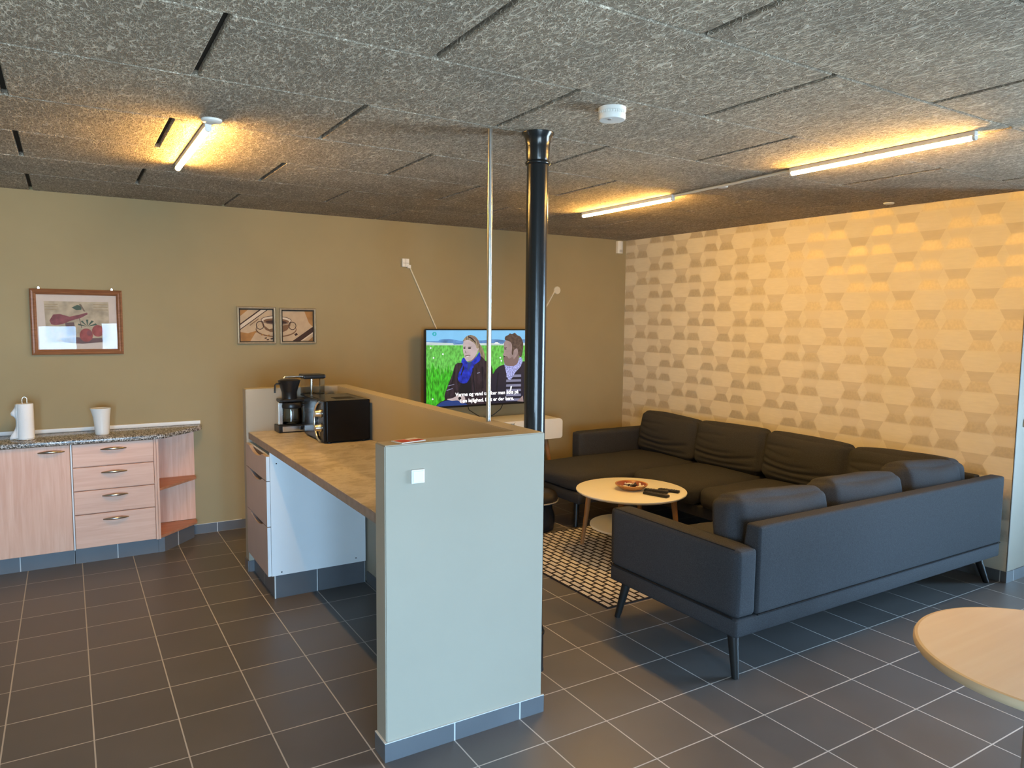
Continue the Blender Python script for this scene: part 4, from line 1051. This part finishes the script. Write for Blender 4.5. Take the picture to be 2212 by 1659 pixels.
# ================================================================== RUG AND COFFEE TABLE
RX0, RX1, RY0, RY1 = 0.443, 1.86, 0.612, 2.010
t = thing('rug', 'dark rug with pale brick-pattern stripes under the coffee table', 'rug', (RX0 + 0.0, RY0, 0))
obj('pile', B(RX0 + 0.012, RX1 - 0.012, RY0 + 0.012, RY1 - 0.012, 0, 0.006), M_rug, t)
bm = bmesh.new()
for q in ((RX0, RX1, RY0, RY0 + .012), (RX0, RX1, RY1 - .012, RY1), (RX0, RX0 + .012, RY0 + .012, RY1 - .012), (RX1 - .012, RX1, RY0 + .012, RY1 - .012)): box(bm, *q, 0, 0.006)
obj('binding', bm, M_rugedge, t)

CX, CY_, CR, CZ = 1.241, 1.353, 0.389, 0.452
t = thing('coffee_table', 'round cream two-tier coffee table with oak legs on the rug', 'coffee table', (CX, CY_, 0.006))
obj('table_top', L([(0, CZ - 0.020), (CR - 0.016, CZ - 0.020), (CR - 0.003, CZ - 0.012), (CR, CZ - 0.006), (CR - 0.002, CZ - 0.001), (CR - 0.005, CZ), (0, CZ)], (CX, CY_, 0), 72), M_cream, t, smooth=40)
obj('lower_shelf', L([(0, 0.185), (0.283, 0.185), (0.287, 0.192), (0.285, 0.200), (0, 0.200)], (CX, CY_, 0), 64), M_cream, t, smooth=40)
for a in (127, 37, -55, 217):
    ca, sa = cos(radians(a)), sin(radians(a))
    obj('leg', TB([(CX + 0.30 * ca, CY_ + 0.30 * sa, CZ - 0.020), (CX + 0.327 * ca, CY_ + 0.327 * sa, 0.20), (CX + 0.352 * ca, CY_ + 0.352 * sa, 0.0085)], [0.021, 0.0165, 0.0125], 16), M_oak, t, smooth=40)

# bowl and what is in it
BXC, BYC = 1.243, 1.352
M_bowl = wood('amber_turned_wood', (0.42, 0.19, 0.06), (0.55, 0.28, 0.10), axis=0, scale=5, rough=0.3)
M_bowl_in = mat('red_glaze', (0.24, 0.06, 0.04), 0.3, var=.15)
t = thing('wooden_bowl', 'shallow amber wooden bowl with a reddish inside on the coffee table', 'bowl', (BXC, BYC, CZ))
obj('outside', L([(0, 0), (0.060, 0.0), (0.075, 0.006), (0.110, 0.030), (0.1155, 0.037), (0.1155, 0.041), (0.112, 0.042), (0.106, 0.038)], (BXC, BYC, CZ), 48), M_bowl, t, smooth=60)
obj('inside', L([(0.1062, 0.0380), (0.085, 0.022), (0.06, 0.012), (0, 0.010)], (BXC, BYC, CZ), 48), M_bowl_in, t, smooth=60)
M_sw = {'white': mat('white_wrapper', (0.8, 0.76, 0.68), 0.4), 'dark': mat('dark_wrapper', (0.02, 0.015, 0.025), 0.3), 'grey': mat('grey_wrapper', (0.22, 0.2, 0.22), 0.3)}
def sweet(x, y, z, a, kind, label, ln=0.045):
    bm = bmesh.new()
    pts = [(-ln / 2 - 0.012, 0, 0.004), (-ln / 2, 0, 0), (-ln / 2 + 0.006, 0, 0), (0, 0, 0.001), (ln / 2 - 0.006, 0, 0), (ln / 2, 0, 0), (ln / 2 + 0.012, 0, 0.003)]
    tube(bm, pts, [0.009, 0.004, 0.0085, 0.0095, 0.0085, 0.004, 0.008], 10)
    bmesh.ops.transform(bm, matrix=Matrix.Translation((x, y, z)) @ Matrix.Rotation(a, 4, 'Z'), verts=bm.verts)
    tag(obj('wrapped_sweet', bm, M_sw[kind], smooth=60), label, 'sweet', 'wrapped sweets in the wooden bowl')
sw = [(-0.052, 0.005, .022, -0.6, 'white', 'white wrapped sweet at the left side of the wooden bowl'), (0.020, 0.045, .024, -0.9, 'white', 'white wrapped sweet at the back of the wooden bowl'),
      (0.062, -0.020, .025, 0.9, 'white', 'white wrapped sweet standing at the right rim of the wooden bowl'), (0.035, -0.052, .022, 0.1, 'white', 'white wrapped sweet at the front right of the wooden bowl')]
for dx, dy, dz, a, k_, lab in sw: sweet(BXC + dx, BYC + dy, CZ + dz, a, k_, lab)
for dx, dy, dz, a in ((-0.022, 0.026, .021, 0.3), (-0.020, -0.022, .021, 1.0), (0.010, 0.0, .024, -0.2), (0.045, 0.020, .022, 0.7)):
    sweet(BXC + dx, BYC + dy, CZ + dz, a, 'dark', 'dark wrapped sweet among the pale ones in the wooden bowl')

def remote(cx, cy, a, ln, w, label, z=CZ, tilt=0.0):
    t = thing('remote_control', label, 'remote control', (cx, cy, z), a, 'remote controls on the coffee table')
    bm = bmesh.new(); M = Matrix.Translation((cx, cy, z)) @ Matrix.Rotation(a, 4, 'Z') @ Matrix.Rotation(tilt, 4, 'Y')
    box(bm, -ln / 2, ln / 2, -w / 2, w / 2, 0, 0.018, bev=0.005, M=M); obj('body', bm, M_black, t, smooth=40)
    bm = bmesh.new()
    for i in range(7):
        for j in (-1, 0, 1):
            if (i + j) % 5 == 4: continue
            box(bm, -ln * .38 + i * ln * .12, -ln * .38 + i * ln * .12 + 0.007, j * w * .27 - .0035, j * w * .27 + .0035, 0.018, 0.0196, M=M)
    obj('buttons', bm, mat('remote_buttons', (0.10, 0.10, 0.11), 0.5), t)
remote(1.262, 1.118, radians(-71), 0.185, 0.046, 'long black remote control nearest the front of the coffee table')
remote(1.335, 1.195, radians(-58), 0.165, 0.042, 'middle black remote control beside the wooden bowl')
remote(1.418, 1.160, radians(-62), 0.150, 0.040, 'black remote control nearest the sofa seat on the coffee table')

# black leather footstool at the end of the chaise
t = thing('footstool', 'low black leather footstool on a black base at the chaise end', 'footstool', (0.965, 2.19, 0))
obj('seat', L([(0, 0.222), (0.17, 0.222), (0.188, 0.230), (0.193, 0.245), (0.190, 0.268), (0.172, 0.292), (0.12, 0.306), (0, 0.310)], (0.965, 2.19, 0), 40), M_leather, t, smooth=60)
obj('piping', L([(0.186, 0.224), (0.194, 0.224), (0.197, 0.229), (0.194, 0.234), (0.188, 0.234)], (0.965, 2.19, 0), 40), mat('pale_piping', (0.25, 0.23, 0.2), 0.5), t, smooth=60)
obj('base', L([(0, 0), (0.150, 0), (0.163, 0.008), (0.170, 0.06), (0.168, 0.11), (0.152, 0.165), (0.145, 0.222), (0, 0.222)], (0.965, 2.19, 0), 40), M_black, t, smooth=60)

# ================================================================== ROUND TABLE AT THE RIGHT EDGE
RTX, RTY, RTR, RTZ = 0.186, -1.673, 0.366, 0.720
t = thing('round_table', 'round birch laminate table at the right front edge', 'table', (RTX, RTY, 0))
obj('table_top', L([(0, RTZ - 0.001), (RTR - 0.012, RTZ - 0.001), (RTR - 0.012, RTZ), (0, RTZ)], (RTX, RTY, 0), 96), M_birch, t)
obj('edge', L([(RTR - 0.012, RTZ - 0.026), (RTR - 0.006, RTZ - 0.026), (RTR, RTZ - 0.018), (RTR, RTZ - 0.008), (RTR - 0.004, RTZ - 0.001), (RTR - 0.012, RTZ), (RTR - 0.012, RTZ - 0.026)], (RTX, RTY, 0), 96), M_birch_edge, t, smooth=50)
obj('underside', L([(0, RTZ - 0.026), (RTR - 0.012, RTZ - 0.026), (RTR - 0.012, RTZ - 0.0015), (0, RTZ - 0.0015)], (RTX, RTY, 0), 64), M_birch_edge, t)
for a in (165, 285, 45):
    ca, sa = cos(radians(a)), sin(radians(a))
    obj('leg', L([(0, 0.012), (0.019, 0.012), (0.019, RTZ - 0.026), (0, RTZ - 0.026)], (RTX + 0.10 * ca, RTY + 0.10 * sa, 0), 20), M_greymetal, t, smooth=40)
obj('foot_plate', L([(0, 0), (0.24, 0), (0.24, 0.006), (0.235, 0.012), (0, 0.012)], (RTX, RTY, 0), 48), M_greymetal, t, smooth=40)

# ================================================================== LIGHT, SKY, CAMERA
w = bpy.data.worlds.new('daylight'); SC.world = w; w.use_nodes = True
nt = w.node_tree; bg = nt.nodes['Background']
tc = nt.nodes.new('ShaderNodeTexCoord'); sx = nt.nodes.new('ShaderNodeSeparateXYZ'); nt.links.new(tc.outputs['Generated'], sx.inputs[0])
r = ramp(nt, math_(nt, 'ADD', math_(nt, 'MULTIPLY', sx.outputs[2], 0.5), 0.5), [(0.40, (0.44, 0.56, 0.64)), (0.5, (0.40, 0.62, 0.86)), (0.62, (0.42, 0.70, 1.0)), (1.0, (0.30, 0.60, 1.0))])
nt.links.new(r.outputs['Color'], bg.inputs['Color']); bg.inputs['Strength'].default_value = 50.0
for i, (side, a, b_, z0, z1) in enumerate(WIN):
    ld = bpy.data.lights.new('sky_portal', 'AREA'); ld.shape = 'RECTANGLE'; ld.size = b_ - a; ld.size_y = z1 - z0
    ld.cycles.is_portal = True
    lo = bpy.data.objects.new('sky_portal', ld); link(lo)
    if side == 'front': lo.location = ((a + b_) / 2, YF - 0.31, (z0 + z1) / 2); lo.rotation_euler = (radians(90), 0, 0)
    else: lo.location = (XF + 0.31, (a + b_) / 2, (z0 + z1) / 2); lo.rotation_euler = (radians(90), 0, radians(90))

cam = bpy.data.cameras.new('camera'); co = bpy.data.objects.new('camera', cam); link(co)
yaw, pitch, roll = radians(31.51854132), radians(-4.99338585), radians(0.56916791)
f = Vector((sin(yaw) * cos(pitch), cos(yaw) * cos(pitch), sin(pitch))); rt = Vector((cos(yaw), -sin(yaw), 0)); up = rt.cross(f)
R_ = cos(roll) * rt + sin(roll) * up; U_ = -sin(roll) * rt + cos(roll) * up
Mc = Matrix((R_, U_, -f)).transposed().to_4x4(); Mc.translation = Vector((-2.13364491, -2.52097561, 1.63487726))
co.matrix_world = Mc
cam.sensor_width = 36; cam.lens = 1568.4015 * 36 / 2212; cam.clip_start = 0.05
SC.camera = co
SC.view_settings.view_transform = 'Standard'; SC.view_settings.look = 'None'
SC.view_settings.gamma = 1; SC.view_settings.use_curve_mapping = False
SC.view_settings.exposure = 0.45
SC.cycles.use_denoising = True
SC.cycles.max_bounces = 10; SC.cycles.diffuse_bounces = 6; SC.cycles.transparent_max_bounces = 12
SC.cycles.sample_clamp_indirect = 6.0
